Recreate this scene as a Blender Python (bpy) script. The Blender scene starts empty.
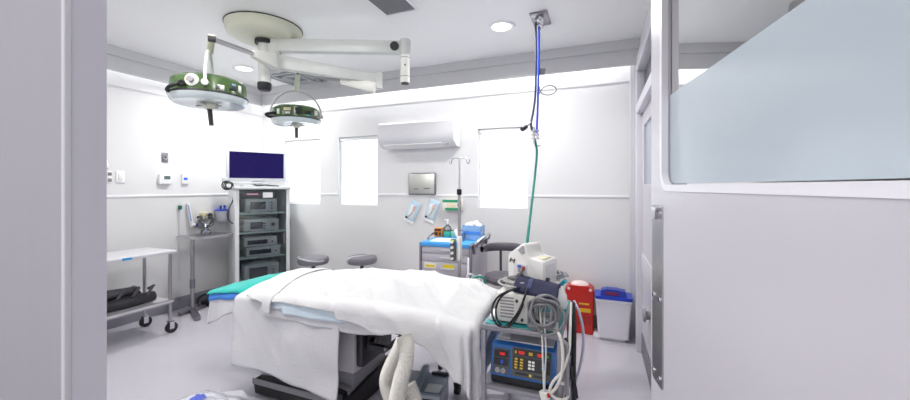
import bpy, bmesh, math, random
from mathutils import Vector, Matrix, Euler, noise
random.seed(4)
PI = math.pi
COL = bpy.context.scene.collection
# ------------------------------------------------------------------ camera
FPX, CX, HY, YAW, EYE = 367.0, 455.0, 187.0, math.radians(21.6), 1.40
CY_, SY_ = math.cos(YAW), math.sin(YAW)

def ray(px, py):
    m = (px - CX) / FPX
    return Vector((-SY_ + CY_ * m, CY_ + SY_ * m, (HY - py) / FPX))

def atY(px, py, Y):
    r = ray(px, py); t = Y / r.y
    return Vector((r.x * t, Y, EYE + r.z * t))

def atX(px, py, X):
    r = ray(px, py); t = X / r.x
    return Vector((X, r.y * t, EYE + r.z * t))

def atZ(px, py, Z):
    r = ray(px, py); t = (Z - EYE) / r.z
    return Vector((r.x * t, r.y * t, Z))

def atD(px, py, d):
    r = ray(px, py)
    return Vector((r.x * d, r.y * d, EYE + r.z * d))

cd = bpy.data.cameras.new('camera'); cam = bpy.data.objects.new('camera', cd); COL.objects.link(cam)
cd.sensor_width = 36; cd.lens = FPX / 910 * 36; cd.shift_y = -13 / 910; cd.clip_start = 0.02
cam.location = (0, 0, EYE); cam.rotation_euler = (PI / 2, 0, YAW)
bpy.context.scene.camera = cam

# ------------------------------------------------------------------ materials
def lin(h):
    if isinstance(h, str):
        c = [int(h[i:i + 2], 16) / 255 for i in (0, 2, 4)]
    else:
        c = h
    return tuple(x / 12.92 if x <= .04045 else ((x + .055) / 1.055) ** 2.4 for x in c) + (1,)

MATS = {}
def mat(name, col='cccccc', rough=.5, metal=0, bump=0, bscale=80, var=0, vscale=20, emit=0, ecol=None, alpha=1, trans=0, sheen=0, coat=0, spec=.5, stretch=None):
    if name in MATS: return MATS[name]
    m = bpy.data.materials.new(name); m.use_nodes = True
    nt = m.node_tree; b = nt.nodes['Principled BSDF']
    b.inputs['Base Color'].default_value = lin(col)
    b.inputs['Roughness'].default_value = rough
    b.inputs['Metallic'].default_value = metal
    b.inputs['Specular IOR Level'].default_value = spec
    if coat: b.inputs['Coat Weight'].default_value = coat; b.inputs['Coat Roughness'].default_value = .15
    if trans: b.inputs['Transmission Weight'].default_value = trans
    if alpha < 1: b.inputs['Alpha'].default_value = alpha
    if sheen: b.inputs['Sheen Weight'].default_value = sheen
    if emit:
        b.inputs['Emission Color'].default_value = lin(ecol or col); b.inputs['Emission Strength'].default_value = emit
    def tex(scale, det=3):
        tc = nt.nodes.new('ShaderNodeTexCoord'); mp = nt.nodes.new('ShaderNodeMapping')
        if stretch: mp.inputs['Scale'].default_value = stretch
        n = nt.nodes.new('ShaderNodeTexNoise'); n.inputs['Scale'].default_value = scale; n.inputs['Detail'].default_value = det
        nt.links.new(tc.outputs['Object'], mp.inputs['Vector']); nt.links.new(mp.outputs['Vector'], n.inputs['Vector'])
        return n
    if var:
        n = tex(vscale, 5); mx = nt.nodes.new('ShaderNodeMix'); mx.data_type = 'RGBA'
        c = lin(col)
        mx.inputs[6].default_value = tuple(max(0, x * (1 - var)) for x in c[:3]) + (1,)
        mx.inputs[7].default_value = tuple(min(1, x * (1 + var)) for x in c[:3]) + (1,)
        nt.links.new(n.outputs['Fac'], mx.inputs[0]); nt.links.new(mx.outputs[2], b.inputs['Base Color'])
    if bump:
        n = tex(bscale, 4); bp = nt.nodes.new('ShaderNodeBump'); bp.inputs['Strength'].default_value = bump; bp.inputs['Distance'].default_value = .01
        nt.links.new(n.outputs['Fac'], bp.inputs['Height']); nt.links.new(bp.outputs['Normal'], b.inputs['Normal'])
    MATS[name] = m
    return m

def thin_glass(name, tint='ffffff', rough=0.0, base=.06, gain=1.0):
    m = bpy.data.materials.new(name); m.use_nodes = True; nt = m.node_tree
    nt.nodes.remove(nt.nodes['Principled BSDF']); out = nt.nodes['Material Output']
    t = nt.nodes.new('ShaderNodeBsdfTransparent'); t.inputs[0].default_value = lin(tint)
    g = nt.nodes.new('ShaderNodeBsdfGlossy'); g.inputs['Roughness'].default_value = rough
    f = nt.nodes.new('ShaderNodeFresnel'); f.inputs[0].default_value = 1.5
    mm = nt.nodes.new('ShaderNodeMath'); mm.operation = 'MULTIPLY_ADD'; mm.use_clamp = True; mm.inputs[1].default_value = gain; mm.inputs[2].default_value = base
    mx = nt.nodes.new('ShaderNodeMixShader')
    nt.links.new(f.outputs[0], mm.inputs[0]); nt.links.new(mm.outputs[0], mx.inputs[0])
    nt.links.new(t.outputs[0], mx.inputs[1]); nt.links.new(g.outputs[0], mx.inputs[2]); nt.links.new(mx.outputs[0], out.inputs[0])
    MATS[name] = m
    return m

def translucent(name, col='ffffff', fac=.5):
    m = bpy.data.materials.new(name); m.use_nodes = True; nt = m.node_tree
    nt.nodes.remove(nt.nodes['Principled BSDF']); out = nt.nodes['Material Output']
    d = nt.nodes.new('ShaderNodeBsdfDiffuse'); d.inputs[0].default_value = lin(col)
    t = nt.nodes.new('ShaderNodeBsdfTranslucent'); t.inputs[0].default_value = lin(col)
    mx = nt.nodes.new('ShaderNodeMixShader'); mx.inputs[0].default_value = fac
    nt.links.new(d.outputs[0], mx.inputs[1]); nt.links.new(t.outputs[0], mx.inputs[2]); nt.links.new(mx.outputs[0], out.inputs[0])
    MATS[name] = m
    return m

M_wall = mat('wall_paint', 'e0e0e1', .55, bump=.02, bscale=150)
M_panel = mat('wall_panel', 'dbdbdb', .45)
M_fascia = mat('fascia_paint', 'd0d0d2', .5)
M_ceil = mat('ceiling_paint', 'f3f3f3', .32, spec=.4)
M_base = mat('skirting_vinyl', '8f8f99', .5)
M_floor = mat('floor_vinyl', 'bfbcc5', .22, var=.05, vscale=160, spec=.5)
M_frame = mat('frame_paint', 'e6e6e8', .4)
M_framegrey = mat('frame_grey', 'cac9cf', .4)
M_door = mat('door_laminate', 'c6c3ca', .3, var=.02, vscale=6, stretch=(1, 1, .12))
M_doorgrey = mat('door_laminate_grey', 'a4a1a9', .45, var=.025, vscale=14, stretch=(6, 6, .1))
M_steel = mat('brushed_steel', 'b4b1b3', .3, 1, var=.06, vscale=40)
M_chrome = mat('chrome', 'd5d5da', .15, 1)
M_steeld = mat('dull_steel', '97939a', .38, 1)
M_white = mat('white_plastic', 'f2f2f2', .35)
M_ivory = mat('ivory_plastic', 'e6e6df', .35)
M_cream = mat('cream_enamel', 'd7d8c4', .35)
M_armgrey = mat('pale_grey_enamel', 'cfd2cf', .32)
M_green = mat('green_enamel', '3f5a2c', .25, coat=.4, var=.06, vscale=30)
M_greenblack = mat('black_gasket', '18181c', .5)
M_black = mat('black_plastic', '16161a', .4)
M_blackr = mat('black_rubber', '1f1e22', .6)
M_dark = mat('charcoal_metal', '38343a', .4)
M_grey = mat('grey_plastic', '8c8c90', .45)
M_lgrey = mat('light_grey_plastic', 'c3c6c8', .4)
M_tower = mat('grey_white_laminate', 'd3d6d6', .4)
M_tin = mat('dark_interior', '7c878a', .6)
M_teal = mat('teal_cloth', '12b3a8', .85, bump=.3, bscale=300, sheen=.2)
M_blue = mat('blue_cloth', '4d8fe6', .85, bump=.3, bscale=200)
M_paleblue = mat('pale_blue_sheet', 'd6e6ef', .85, bump=.25, bscale=120)
M_sheet = mat('white_cotton', 'd3d3d4', .9, bump=.6, bscale=18, sheen=.1)
M_sheet2 = mat('white_linen', 'd3d3d5', .9, bump=.22, bscale=60, sheen=.1)
M_navy = mat('navy_nylon', '171b40', .75, bump=.4, bscale=400)
M_bluepl = mat('blue_plastic', '2340b4', .35)
M_esu = mat('blue_enamel', '2164ab', .35)
M_red = mat('red_plastic', 'bd2418', .35, var=.05, vscale=12)
M_yellow = mat('yellow_label', 'e6cf2a', .6); M_ykey = mat('yellow_key', 'cfae2c', .5)
M_cart = mat('cart_grey', 'bfbac3', .4)
M_carttrim = mat('cart_dark_trim', '77727d', .45)
M_seat = mat('grey_vinyl', '77747b', .42)
M_seatd = mat('dark_grey_vinyl', '5c5960', .42)
M_tape = mat('silver_tape', 'c4c5c8', .3, .5)
M_hose = mat('corrugated_white', 'e2e0da', .5)
M_greenhose = mat('green_hose', '0f7a6e', .4)
M_bluehose = mat('blue_hose', '2b50d8', .35)
M_navytube = mat('slate_hose', '4a4f68', .4)
M_orange = mat('orange_card', 'd98a3a', .6)
M_skin = mat('clear_pink', 'd9a48f', .5)
M_clear = thin_glass('clear_plastic', 'e9ecf2', .12, .10)
M_glass = thin_glass('clear_glass', 'f4f8fa', 0, .03)
M_towerglass = thin_glass('smoky_cabinet_glass', 'eef2f3', 0, .02)
M_doorglass = thin_glass('door_clear_glass', 'f2f4f8', 0, .25, 4)
M_bag = mat('clear_wrap', 'f0f1f8', .12, alpha=.42, coat=.5)
M_slat = translucent('white_slat', 'fafbfc', .6)
M_screen = mat('dark_violet_screen', '0c0a26', .25, emit=.45, ecol='20145e', var=.4, vscale=3, spec=.15)
M_lcd = mat('dark_lcd', '1d2a3a', .25)
M_redled = mat('red_led', 'c01818', .4, emit=.35)
M_blueled = mat('blue_lcd', '2257d8', .4, emit=.5)
M_lamp = mat('lamp_diffuser', 'ffffff', .5, emit=5)
M_lens = mat('lamp_lens', 'c9d4d6', .18, coat=.5)

# frosted film: scatters what is behind and reflects softly
def frosted():
    m = bpy.data.materials.new('frosted_film'); m.use_nodes = True; nt = m.node_tree
    b = nt.nodes['Principled BSDF']; b.inputs['Base Color'].default_value = lin('aeb9c2'); b.inputs['Roughness'].default_value = .21
    b.inputs['Specular IOR Level'].default_value = .8
    return m
M_frost = frosted()

# ------------------------------------------------------------------ mesh builder
class MB:
    def __init__(s): s.bm = bmesh.new()
    def _xf(s, vs, c, rot):
        R = rot.to_matrix() if isinstance(rot, Euler) else rot
        for v in vs:
            if R is not None: v.co = R @ v.co
            v.co += Vector(c)
    def box(s, c, size, rot=None, bev=0, seg=2):
        b = bmesh.new(); bmesh.ops.create_cube(b, size=1)
        for v in b.verts: v.co = Vector((v.co.x * size[0], v.co.y * size[1], v.co.z * size[2]))
        if bev: bmesh.ops.bevel(b, geom=b.edges[:], offset=min(bev, min(size) * .45), segments=seg, profile=.5, affect='EDGES')
        s._xf(b.verts, c, rot); s._merge(b); return s
    def bb(s, x0, x1, y0, y1, z0, z1, bev=0):
        return s.box(((x0 + x1) / 2, (y0 + y1) / 2, (z0 + z1) / 2), (abs(x1 - x0), abs(y1 - y0), abs(z1 - z0)), None, bev)
    def _merge(s, b):
        me = bpy.data.meshes.new('tmp'); b.to_mesh(me); b.free(); s.bm.from_mesh(me); bpy.data.meshes.remove(me)
    def lathe(s, prof, c=(0, 0, 0), n=28, rot=None, sy=1.0):
        b = bmesh.new(); rings = []
        for r, z in prof:
            if r < 1e-6: rings.append([b.verts.new((0, 0, z))])
            else: rings.append([b.verts.new((r * math.cos(2 * PI * i / n), sy * r * math.sin(2 * PI * i / n), z)) for i in range(n)])
        for A, B in zip(rings, rings[1:]):
            if len(A) == 1 and len(B) == 1: continue
            for i in range(n):
                j = (i + 1) % n
                if len(A) == 1: b.faces.new((A[0], B[j], B[i]))
                elif len(B) == 1: b.faces.new((A[i], A[j], B[0]))
                else: b.faces.new((A[i], A[j], B[j], B[i]))
        bmesh.ops.recalc_face_normals(b, faces=b.faces[:])
        s._xf(b.verts, c, rot); s._merge(b); return s
    def cyl(s, p0, p1, r0, r1=None, n=16):
        p0, p1 = Vector(p0), Vector(p1); d = p1 - p0; r1 = r0 if r1 is None else r1
        q = Vector((0, 0, 1)).rotation_difference(d.normalized()).to_matrix()
        return s.lathe([(0, 0), (r0, 0), (r1, d.length), (0, d.length)], p0, n, q)
    def beam(s, p0, p1, w, h, bev=0, w1=None, h1=None):
        p0, p1 = Vector(p0), Vector(p1); d = p1 - p0; L = d.length; x = d.normalized()
        up = Vector((0, 0, 1)) if abs(x.z) < .95 else Vector((0, 1, 0))
        y = up.cross(x).normalized(); z = x.cross(y)
        w1 = w if w1 is None else w1; h1 = h if h1 is None else h1
        b = bmesh.new(); bmesh.ops.create_cube(b, size=1)
        for v in b.verts:
            e = v.co.x > 0
            v.co = Vector((v.co.x * L, v.co.y * (w1 if e else w), v.co.z * (h1 if e else h)))
        if bev: bmesh.ops.bevel(b, geom=b.edges[:], offset=bev, segments=2, profile=.5, affect='EDGES')
        s._xf(b.verts, (p0 + p1) / 2, Matrix((x, y, z)).transposed()); s._merge(b); return s
    def tube(s, pts, r, n=8, sub=6, closed=False, ridge=None):
        P = [Vector(p) for p in pts]
        if sub > 1 and len(P) > 2:
            Q = []; N = len(P)
            for i in range(N if closed else N - 1):
                a = P[(i - 1) % N] if closed or i > 0 else P[0] * 2 - P[1]
                b_, c = P[i], P[(i + 1) % N]
                d = P[(i + 2) % N] if closed or i + 2 < N else c * 2 - b_
                for k in range(sub):
                    t = k / sub
                    Q.append(.5 * ((2 * b_) + (c - a) * t + (2 * a - 5 * b_ + 4 * c - d) * t * t + (3 * b_ - a - 3 * c + d) * t ** 3))
            if not closed: Q.append(P[-1])
            P = Q
        b = bmesh.new(); rings = []; nrm = None; N = len(P)
        for i, p in enumerate(P):
            if closed: t = (P[(i + 1) % N] - P[i - 1])
            else: t = P[min(i + 1, N - 1)] - P[max(i - 1, 0)]
            t = t.normalized() if t.length > 1e-9 else Vector((0, 0, 1))
            if nrm is None:
                nrm = t.orthogonal().normalized()
            else:
                nrm = (nrm - t * nrm.dot(t))
                nrm = nrm.normalized() if nrm.length > 1e-6 else t.orthogonal().normalized()
            bn = t.cross(nrm)
            rr = r(i / max(1, N - 1)) if callable(r) else r
            if ridge: rr *= 1 + (ridge if i % 2 else -ridge)
            rings.append([b.verts.new(p + nrm * rr * math.cos(2 * PI * k / n) + bn * rr * math.sin(2 * PI * k / n)) for k in range(n)])
        for i in range(N if closed else N - 1):
            A, B = rings[i], rings[(i + 1) % N]
            for k in range(n): b.faces.new((A[k], A[(k + 1) % n], B[(k + 1) % n], B[k]))
        if not closed:
            b.faces.new(rings[0][::-1]); b.faces.new(rings[-1])
        bmesh.ops.recalc_face_normals(b, faces=b.faces[:])
        s._merge(b); return s
    def prism(s, poly, to, depth):
        """poly: 2-D outline; to(u, v, w): 3-D point; w runs 0..depth"""
        b = bmesh.new(); A = [b.verts.new(to(u, v, 0)) for u, v in poly]; B = [b.verts.new(to(u, v, depth)) for u, v in poly]
        b.faces.new(A); b.faces.new(B[::-1])
        for i in range(len(poly)):
            j = (i + 1) % len(poly); b.faces.new((A[i], B[i], B[j], A[j]))
        bmesh.ops.recalc_face_normals(b, faces=b.faces[:]); s._merge(b); return s
    def grid(s, f, nu, nv):
        b = bmesh.new(); V = [[b.verts.new(f(i / nu, j / nv)) for j in range(nv + 1)] for i in range(nu + 1)]
        for i in range(nu):
            for j in range(nv): b.faces.new((V[i][j], V[i + 1][j], V[i + 1][j + 1], V[i][j + 1]))
        s._merge(b); return s
    def build(s, name, m, parent=None, world=True, ang=40, solid=0):
        me = bpy.data.meshes.new(name)
        o = bpy.data.objects.new(name, me); COL.objects.link(o)
        if parent is not None:
            o.parent = parent
            if world:
                W = WM[parent.name].inverted()
                s.bm.transform(W)
            WM[o.name] = WM[parent.name]
        else: WM[o.name] = Matrix.Identity(4)
        s.bm.to_mesh(me); s.bm.free(); me.materials.append(m)
        for p in me.polygons: p.use_smooth = True
        me.set_sharp_from_angle(angle=math.radians(ang))
        if solid:
            sm = o.modifiers.new('thickness', 'SOLIDIFY'); sm.thickness = solid; sm.offset = 0
        return o
WM = {}
LOCAL = dict(world=False)

def thing(name, label, cat, loc=(0, 0, 0), rz=0, group=None):
    o = bpy.data.objects.new(name, None); COL.objects.link(o); o.empty_display_size = .1
    o.location = loc; o.rotation_euler = (0, 0, rz)
    WM[o.name] = Matrix.Translation(Vector(loc)) @ Matrix.Rotation(rz, 4, 'Z')
    return tag(o, label, cat, group)
def tag(o, label=None, cat=None, group=None, kind=None):
    if label: o['label'] = label
    if cat: o['category'] = cat
    if group: o['group'] = group
    if kind: o['kind'] = kind
    return o
def struct(name, mb, m, **k): return tag(mb.build(name, m, **k), kind='structure')
def rotz(a): return Matrix.Rotation(a, 3, 'Z')

# ------------------------------------------------------------------ the room
XL, XR, YB, H = -4.50, .335, 3.88, 2.75
struct('floor', MB().bb(-4.7, 1.2, -1.8, 4.1, -.1, 0), M_floor)
struct('ceiling', MB().bb(-4.7, 1.2, -1.8, 4.1, H, H + .1), M_ceil)
# windows in the back wall: (pixel left, right, top, bottom)
WINS = [(285, 320, 138, 204), (338.5, 377.5, 136, 206), (478, 528, 130.5, 209)]
holes = []
for l, r, t, b in WINS:
    p, q = atY(l, t, YB), atY(r, b, YB)
    holes.append((p.x, q.x, q.z, (p.z + atY(r, t, YB).z) / 2))
z0w = sum(h[2] for h in holes) / 3; z1w = sum(h[3] for h in holes) / 3
holes = [(a, b, z0w, z1w) for a, b, _, _ in holes]
RAILZ = 1.305
def holed(mb, z0, z1, y0, y1):
    xs = [XL - .15]
    for a, b, _, _ in holes: xs += [a, b]
    xs.append(.6)
    for i in range(0, len(xs) - 1):
        if i % 2 == 0: mb.bb(xs[i], xs[i + 1], y0, y1, z0, z1)
        else:
            if z1 > z1w: mb.bb(xs[i], xs[i + 1], y0, y1, max(z0, z1w), z1)
            if z0 < z0w: mb.bb(xs[i], xs[i + 1], y0, y1, z0, min(z1, z0w))
    return mb
struct('wall_back', holed(MB(), RAILZ, H + .05, YB, YB + .16), M_wall)
struct('wall_back_lower', holed(MB(), 0, RAILZ, YB, YB + .16), M_panel)
struct('wall_left', MB().bb(XL - .15, XL, .37, YB + .16, RAILZ, H + .05), M_wall)
struct('wall_left_lower', MB().bb(XL - .15, XL, .37, YB + .16, 0, RAILZ), M_panel)
# right wall with a door opening
DY0, DY1 = 2.05, 3.55
struct('wall_right', MB().bb(XR, XR + .12, DY1 + .0, YB + .1, 0, H + .05).bb(XR, XR + .12, .17, DY0, 0, H + .05).bb(XR, XR + .12, DY0, DY1, 2.43, H + .05), M_wall)
# the front wall round the doorway
struct('wall_front', MB().bb(-4.65, -1.72, .17, .37, 0, H + .05).bb(-1.72, .30, .17, .37, 2.25, H + .05).bb(.30, XR + .12, .17, .37, 0, H + .05), M_wall)
# corridor the picture is taken from
struct('wall_corridor_left', MB().bb(-2.6, -2.5, -1.7, .17, 0, H + .05), M_wall)
struct('wall_corridor_right', MB().bb(1.0, 1.1, -1.7, .17, 0, H + .05).bb(XR + .1, 1.1, .17, .3, 0, H + .05), M_wall)
struct('wall_corridor_rear', MB().bb(-2.6, 1.1, -1.75, -1.65, 0, H + .05), M_wall)
# trim: chair rails, picture rails, fascias, skirting
holed_rail = MB()
xs = [XL] + [v for h in holes for v in h[:2]] + [XR]
for i in range(0, len(xs), 2): holed_rail.bb(xs[i], xs[i + 1], YB - .008, YB + .01, RAILZ - .012, RAILZ + .012, .003)
struct('trim_1', holed_rail, M_frame)
struct('trim_2', MB().bb(XL - .01, XL + .008, .37, YB, RAILZ - .012, RAILZ + .012, .003), M_frame)
struct('trim_3', MB().bb(XL, XR, YB - .006, YB + .01, 2.405, 2.418), M_fascia)
struct('trim_4', MB().bb(XL - .01, XL + .006, .37, YB, 2.405, 2.418), M_fascia)
FY, FX, FB = 3.715, XL + .165, 2.52
struct('trim_5', MB().bb(FX - .03, XR, FY, FY + .03, FB, H + .02).bb(FX, XR, FY - .02, FY + .005, 2.66, H + .02), M_fascia)
struct('trim_6', MB().bb(FX - .03, FX, .37, FY + .03, FB, H + .02).bb(FX, FX + .02, .37, FY - .0, 2.66, H + .02), M_fascia)
struct('baseboard_left', MB().bb(XL - .01, XL + .012, .37, YB, 0, .135, .004), M_base)
struct('baseboard_back', MB().bb(XL, XR, YB - .012, YB + .01, 0, .135, .004), M_base)
struct('baseboard_right', MB().bb(XR - .012, XR + .01, 3.55, YB, 0, .17, .004).bb(XR - .012, XR + .01, .5, 2.05, 0, .17, .004), M_base)
# corner post by the right wall
struct('trim_7', MB().bb(.262, .345, 3.80, 3.89, 0, 2.62, .004).bb(.285, .305, 3.79, 3.89, 0, 2.62, .004), M_framegrey)

# door in the right wall: frame, transom, leaf with a window
d = tag(MB().bb(XR - .05, XR + .06, DY1 - .09, DY1, 0, 2.45, .004).bb(XR - .05, XR + .06, DY0, DY0 + .09, 0, 2.45, .004)
        .bb(XR - .05, XR + .06, DY0 + .09, DY1 - .09, 2.02, 2.10, .004).bb(XR - .05, XR + .06, DY0 + .09, DY1 - .09, 2.38, 2.50, .004).build('door_1', mat('door_frame_grey', 'd4d3da', .4)), kind='structure')
y0, y1 = DY0 + .09, DY1 - .09
MB().bb(XR - .005, XR + .035, y0, y1, .17, 1.42).bb(XR - .005, XR + .035, y0, y1, 1.9, 2.02).bb(XR - .005, XR + .035, y0, y0 + .12, 1.42, 1.9).bb(XR - .005, XR + .035, y1 - .12, y1, 1.42, 1.9).build('door_leaf', M_door, d)
MB().bb(XR - .012, XR + .04, y0, y1, .003, .17).build('kick_strip', mat('kick_dark', '6f6c74', .5), d)
MB().bb(XR - .014, XR + .0, y0, y1, .66, .85, .004).build('bumper_band', M_framegrey, d)
MB().bb(XR + .01, XR + .016, y0 + .12, y1 - .12, 1.42, 1.9).build('pane', M_frost, d)
MB().bb(XR + .01, XR + .016, y0, y1, 2.10, 2.38).build('transom_pane', mat('dark_pane', '4a4a58', .15), d)
MB().cyl((XR - .05, 2.95, .48), (XR, 2.95, .48), .03).lathe([(0, 0), (.045, .005), (.05, .02), (0, .035)], (XR - .055, 2.95, .48), 16, Euler((0, PI / 2, 0))).build('door_stop', M_grey, d)

# windows and blinds
BLAB = ['white slatted blind in the window behind the monitor', 'white slatted blind in the middle window, left of the air conditioner', 'white slatted blind in the window right of the air conditioner']
for i, (a, b, z0, z1) in enumerate(holes):
    f = MB()
    for (x0, x1, q0, q1) in ((a, a + .035, z0, z1), (b - .035, b, z0, z1), (a + .035, b - .035, z0, z0 + .035), (a + .035, b - .035, z1 - .035, z1)):
        f.bb(x0, x1, YB + .09, YB + .14, q0, q1)
    w = tag(f.build('window_%d' % (i + 1), M_white), kind='structure')
    MB().bb(a, b, YB + .002, YB + .09, z0 - .012, z0 + .006).build('window_sill', M_white, w)
    MB().bb(a + .03, b - .03, YB + .112, YB + .118, z0 + .03, z1 - .03).build('window_pane', M_glass, w)
    t = thing('window_blind', BLAB[i], 'blind', ((a + b) / 2, YB + .05, z1), 0, 'slatted blinds in the back wall windows')
    MB().bb(a + .006, b - .006, YB + .02, YB + .065, z1 - .045, z1 - .002, .004).build('headrail', M_white, t)
    s = MB(); z = z1 - .06
    while z > z0 + .045:
        s.box(((a + b) / 2, YB + .045, z), (b - a - .016, .031, .0016), Euler((math.radians(55), 0, 0))); z -= .024
    s.build('slats', M_slat, t)
    MB().bb(a + .008, b - .008, YB + .03, YB + .06, z0 + .012, z0 + .03, .004).build('bottom_rail', M_white, t)
    MB().cyl((a + .05, YB + .018, z1 - .05), (a + .05, YB + .018, z1 - .5), .003, n=6).build('tilt_wand', M_white, t)

# ---- near doors
# right leaf: opened into the room
E = Vector((.118, 1.03, 0)); dv = Vector((.1495, -.98876, 0)); ang = math.atan2(dv.y, dv.x)
LW = .93
nx = Vector((-.98876, -.1495, 0))      # faces the camera side (-x)
def lp(u, h, w=0): return E + dv * u + nx * w + Vector((0, 0, h))   # u along leaf from the free edge, w out of the face
def door_uv(px, py):
    r = ray(px, py); o = Vector((0, 0, EYE)); t = (E - o).dot(nx) / r.dot(nx); p = o + r * t
    return (p - E).dot(dv), p.z
WU0 = door_uv(662, 150)[0]; WZ0 = 1.403; WU1 = LW - .09; WZ1 = 1.98; RAD = .035
def rrect(u0, u1, z0, z1, r, n=6):
    pts = []
    for cu, cz, a0 in ((u1 - r, z1 - r, 0), (u0 + r, z1 - r, PI / 2), (u0 + r, z0 + r, PI), (u1 - r, z0 + r, 1.5 * PI)):
        for k in range(n + 1):
            a = a0 + PI / 2 * k / n; pts.append((cu + r * math.cos(a), cz + r * math.sin(a)))
    return pts
def ring_prism(mb, outer, inner, to, depth):
    b = bmesh.new(); n = len(outer)
    L = [[b.verts.new(to(u, v, w)) for u, v in P] for P, w in ((outer, 0), (inner, 0), (inner, depth), (outer, depth))]
    for k in range(4):
        A, B = L[k], L[(k + 1) % 4]
        for i in range(n): b.faces.new((A[i], A[(i + 1) % n], B[(i + 1) % n], B[i]))
    bmesh.ops.recalc_face_normals(b, faces=b.faces[:]); mb._merge(b)
inner = rrect(WU0, WU1, WZ0, WZ1, RAD)
cu, cz = (WU0 + WU1) / 2, (WZ0 + WZ1) / 2
def proj_out(p):
    # same angle, out to the leaf outline
    u, v = p; n = 7
    return p
seg = 7
outer = []
corners = [(LW, 2.2), (0, 2.2), (0, .008), (LW, .008)]
for k in range(4):
    c = corners[k]
    for j in range(seg): outer.append(c)
dm = MB(); b = bmesh.new()
# leaf front/back faces as fans round the opening: one quad strip between opening outline and the corner points
V = lambda P, w: [b.verts.new(lp(u, z, w)) for u, z in P]
for w in (0, -.044):
    I = V(inner, w); C = V(corners, w)
    for k in range(4):
        for j in range(seg - 1): b.faces.new((C[k], I[k * seg + j], I[k * seg + j + 1]))
        b.faces.new((C[k], I[k * seg + seg - 1], I[((k + 1) * seg) % 28], C[(k + 1) % 4]))
    if w == 0: I0, C0 = I, C
for i in range(28): b.faces.new((I0[i], I0[(i + 1) % 28], I[(i + 1) % 28], I[i]))
for i in range(4): b.faces.new((C0[i], C0[(i + 1) % 4], C[(i + 1) % 4], C[i]))
bmesh.ops.recalc_face_normals(b, faces=b.faces[:]); dm._merge(b)
leaf = tag(dm.build('door_2', M_door, ang=30), kind='structure')
g = MB(); ring_prism(g, rrect(WU0 - .012, WU1 + .012, WZ0 - .012, WZ1 + .012, RAD + .01), rrect(WU0 + .002, WU1 - .002, WZ0 + .002, WZ1 - .002, RAD - .002), lambda u, v, w: lp(u, v, w - .012), .0135)
g.build('glazing_bead', mat('bead_paint', 'e4e2e8', .3), leaf)
# glass: clear upper corner, frosted film below a slanting edge
ua, za = door_uv(668, 92); ub, zb = door_uv(795, 0)
GZ1 = WZ1 - .004
wg = -.016
g0, g1 = WU0 + .004, WU1 - .004
MB().prism(rrect(g0, g1, WZ0 + .004, GZ1, RAD - .004), lambda u, v, w: lp(u, v, w + wg - .004), .004).build('clear_glass', M_doorglass, leaf)
bl = [(u, v) for u, v in rrect(g0, g1, WZ0 + .004, GZ1, RAD - .004) if v < WZ0 + .06]
poly = bl + [(g1, za), (g0, za)]
MB().prism(poly, lambda u, v, w: lp(u, v, w + wg), .001).build('frosted_film', M_frost, leaf)
p0, pz0 = door_uv(653.5, 203); p1, pz1 = door_uv(663.5, 206); pzb = door_uv(658, 382)[1]
MB().prism(rrect(p0, p1, pzb, 1.356, .006), lambda u, v, w: lp(u, v, w), .003).build('push_plate', M_steel, leaf)
sc = MB()
for u in (p0 + .015, p1 - .015):
    for z in (pzb + .02, pzb + .2, 1.34): sc.cyl(lp(u, z, .002), lp(u, z, .006), .005, n=10)
sc.build('screw', M_chrome, leaf)
MB().prism([(p0 + .03, 1.325), (p1 - .03, 1.325), (p1 - .02, 1.352), (p0 + .02, 1.352)], lambda u, v, w: lp(u, v, w + .003), .008).build('latch', M_chrome, leaf)
# left leaf: closed
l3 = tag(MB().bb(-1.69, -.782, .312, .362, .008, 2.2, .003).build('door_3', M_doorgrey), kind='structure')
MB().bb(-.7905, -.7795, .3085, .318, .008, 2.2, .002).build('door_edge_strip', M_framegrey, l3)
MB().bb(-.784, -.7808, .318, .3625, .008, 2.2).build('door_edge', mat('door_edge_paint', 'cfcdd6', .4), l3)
struct('trim_8', MB().bb(-1.76, -1.69, .15, .39, 0, 2.27, .004).bb(.29, .335, .13, .39, 0, 2.27, .004).bb(-1.69, .29, .15, .39, 2.205, 2.27, .004), M_framegrey)

# ------------------------------------------------------------------ ceiling fittings
def downlight(px, py, label, e=14, c=None, spread=math.radians(152)):
    c = c or atZ(px, py, H)
    t = thing('downlight', label, 'ceiling light', c, 0, 'round recessed ceiling lights')
    MB().lathe([(.078, -.001), (.082, -.012), (.105, -.010), (.112, 0), (.078, 0)], c, 32).build('trim_ring', M_white, t)
    MB().lathe([(0, -.004), (.078, -.006), (.078, 0), (0, 0)], c, 32).build('diffuser', M_lamp, t)
    ld = bpy.data.lights.new('downlight_lamp', 'AREA'); ld.shape = 'DISK'; ld.size = .15; ld.energy = e; ld.spread = spread; ld.color = (1, .98, .96)
    lo = bpy.data.objects.new('downlight_lamp', ld); COL.objects.link(lo); lo.location = c + Vector((0, 0, -.016))
    return c
downlight(501.5, 26, 'round recessed downlight left of the ceiling hose plate')
downlight(244, 68, 'round recessed downlight between the two surgical lamp heads')
# unseen downlights added above the view to brighten the doorway end and bed
for lx, ly, e_, lab in ((-3.4, .8, 3, 'added unseen fill downlight near the left wall, over the utility table'), (-2.3, .85, 12, 'added unseen fill downlight above the doorway side of the bed'), (-.75, 1.0, 5, 'added unseen fill downlight above the open door'), (-1.7, 1.5, 8, 'added unseen fill downlight over the near side of the bed')):
    downlight(0, 0, lab, e_, Vector((lx, ly, H)), PI)

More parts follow.
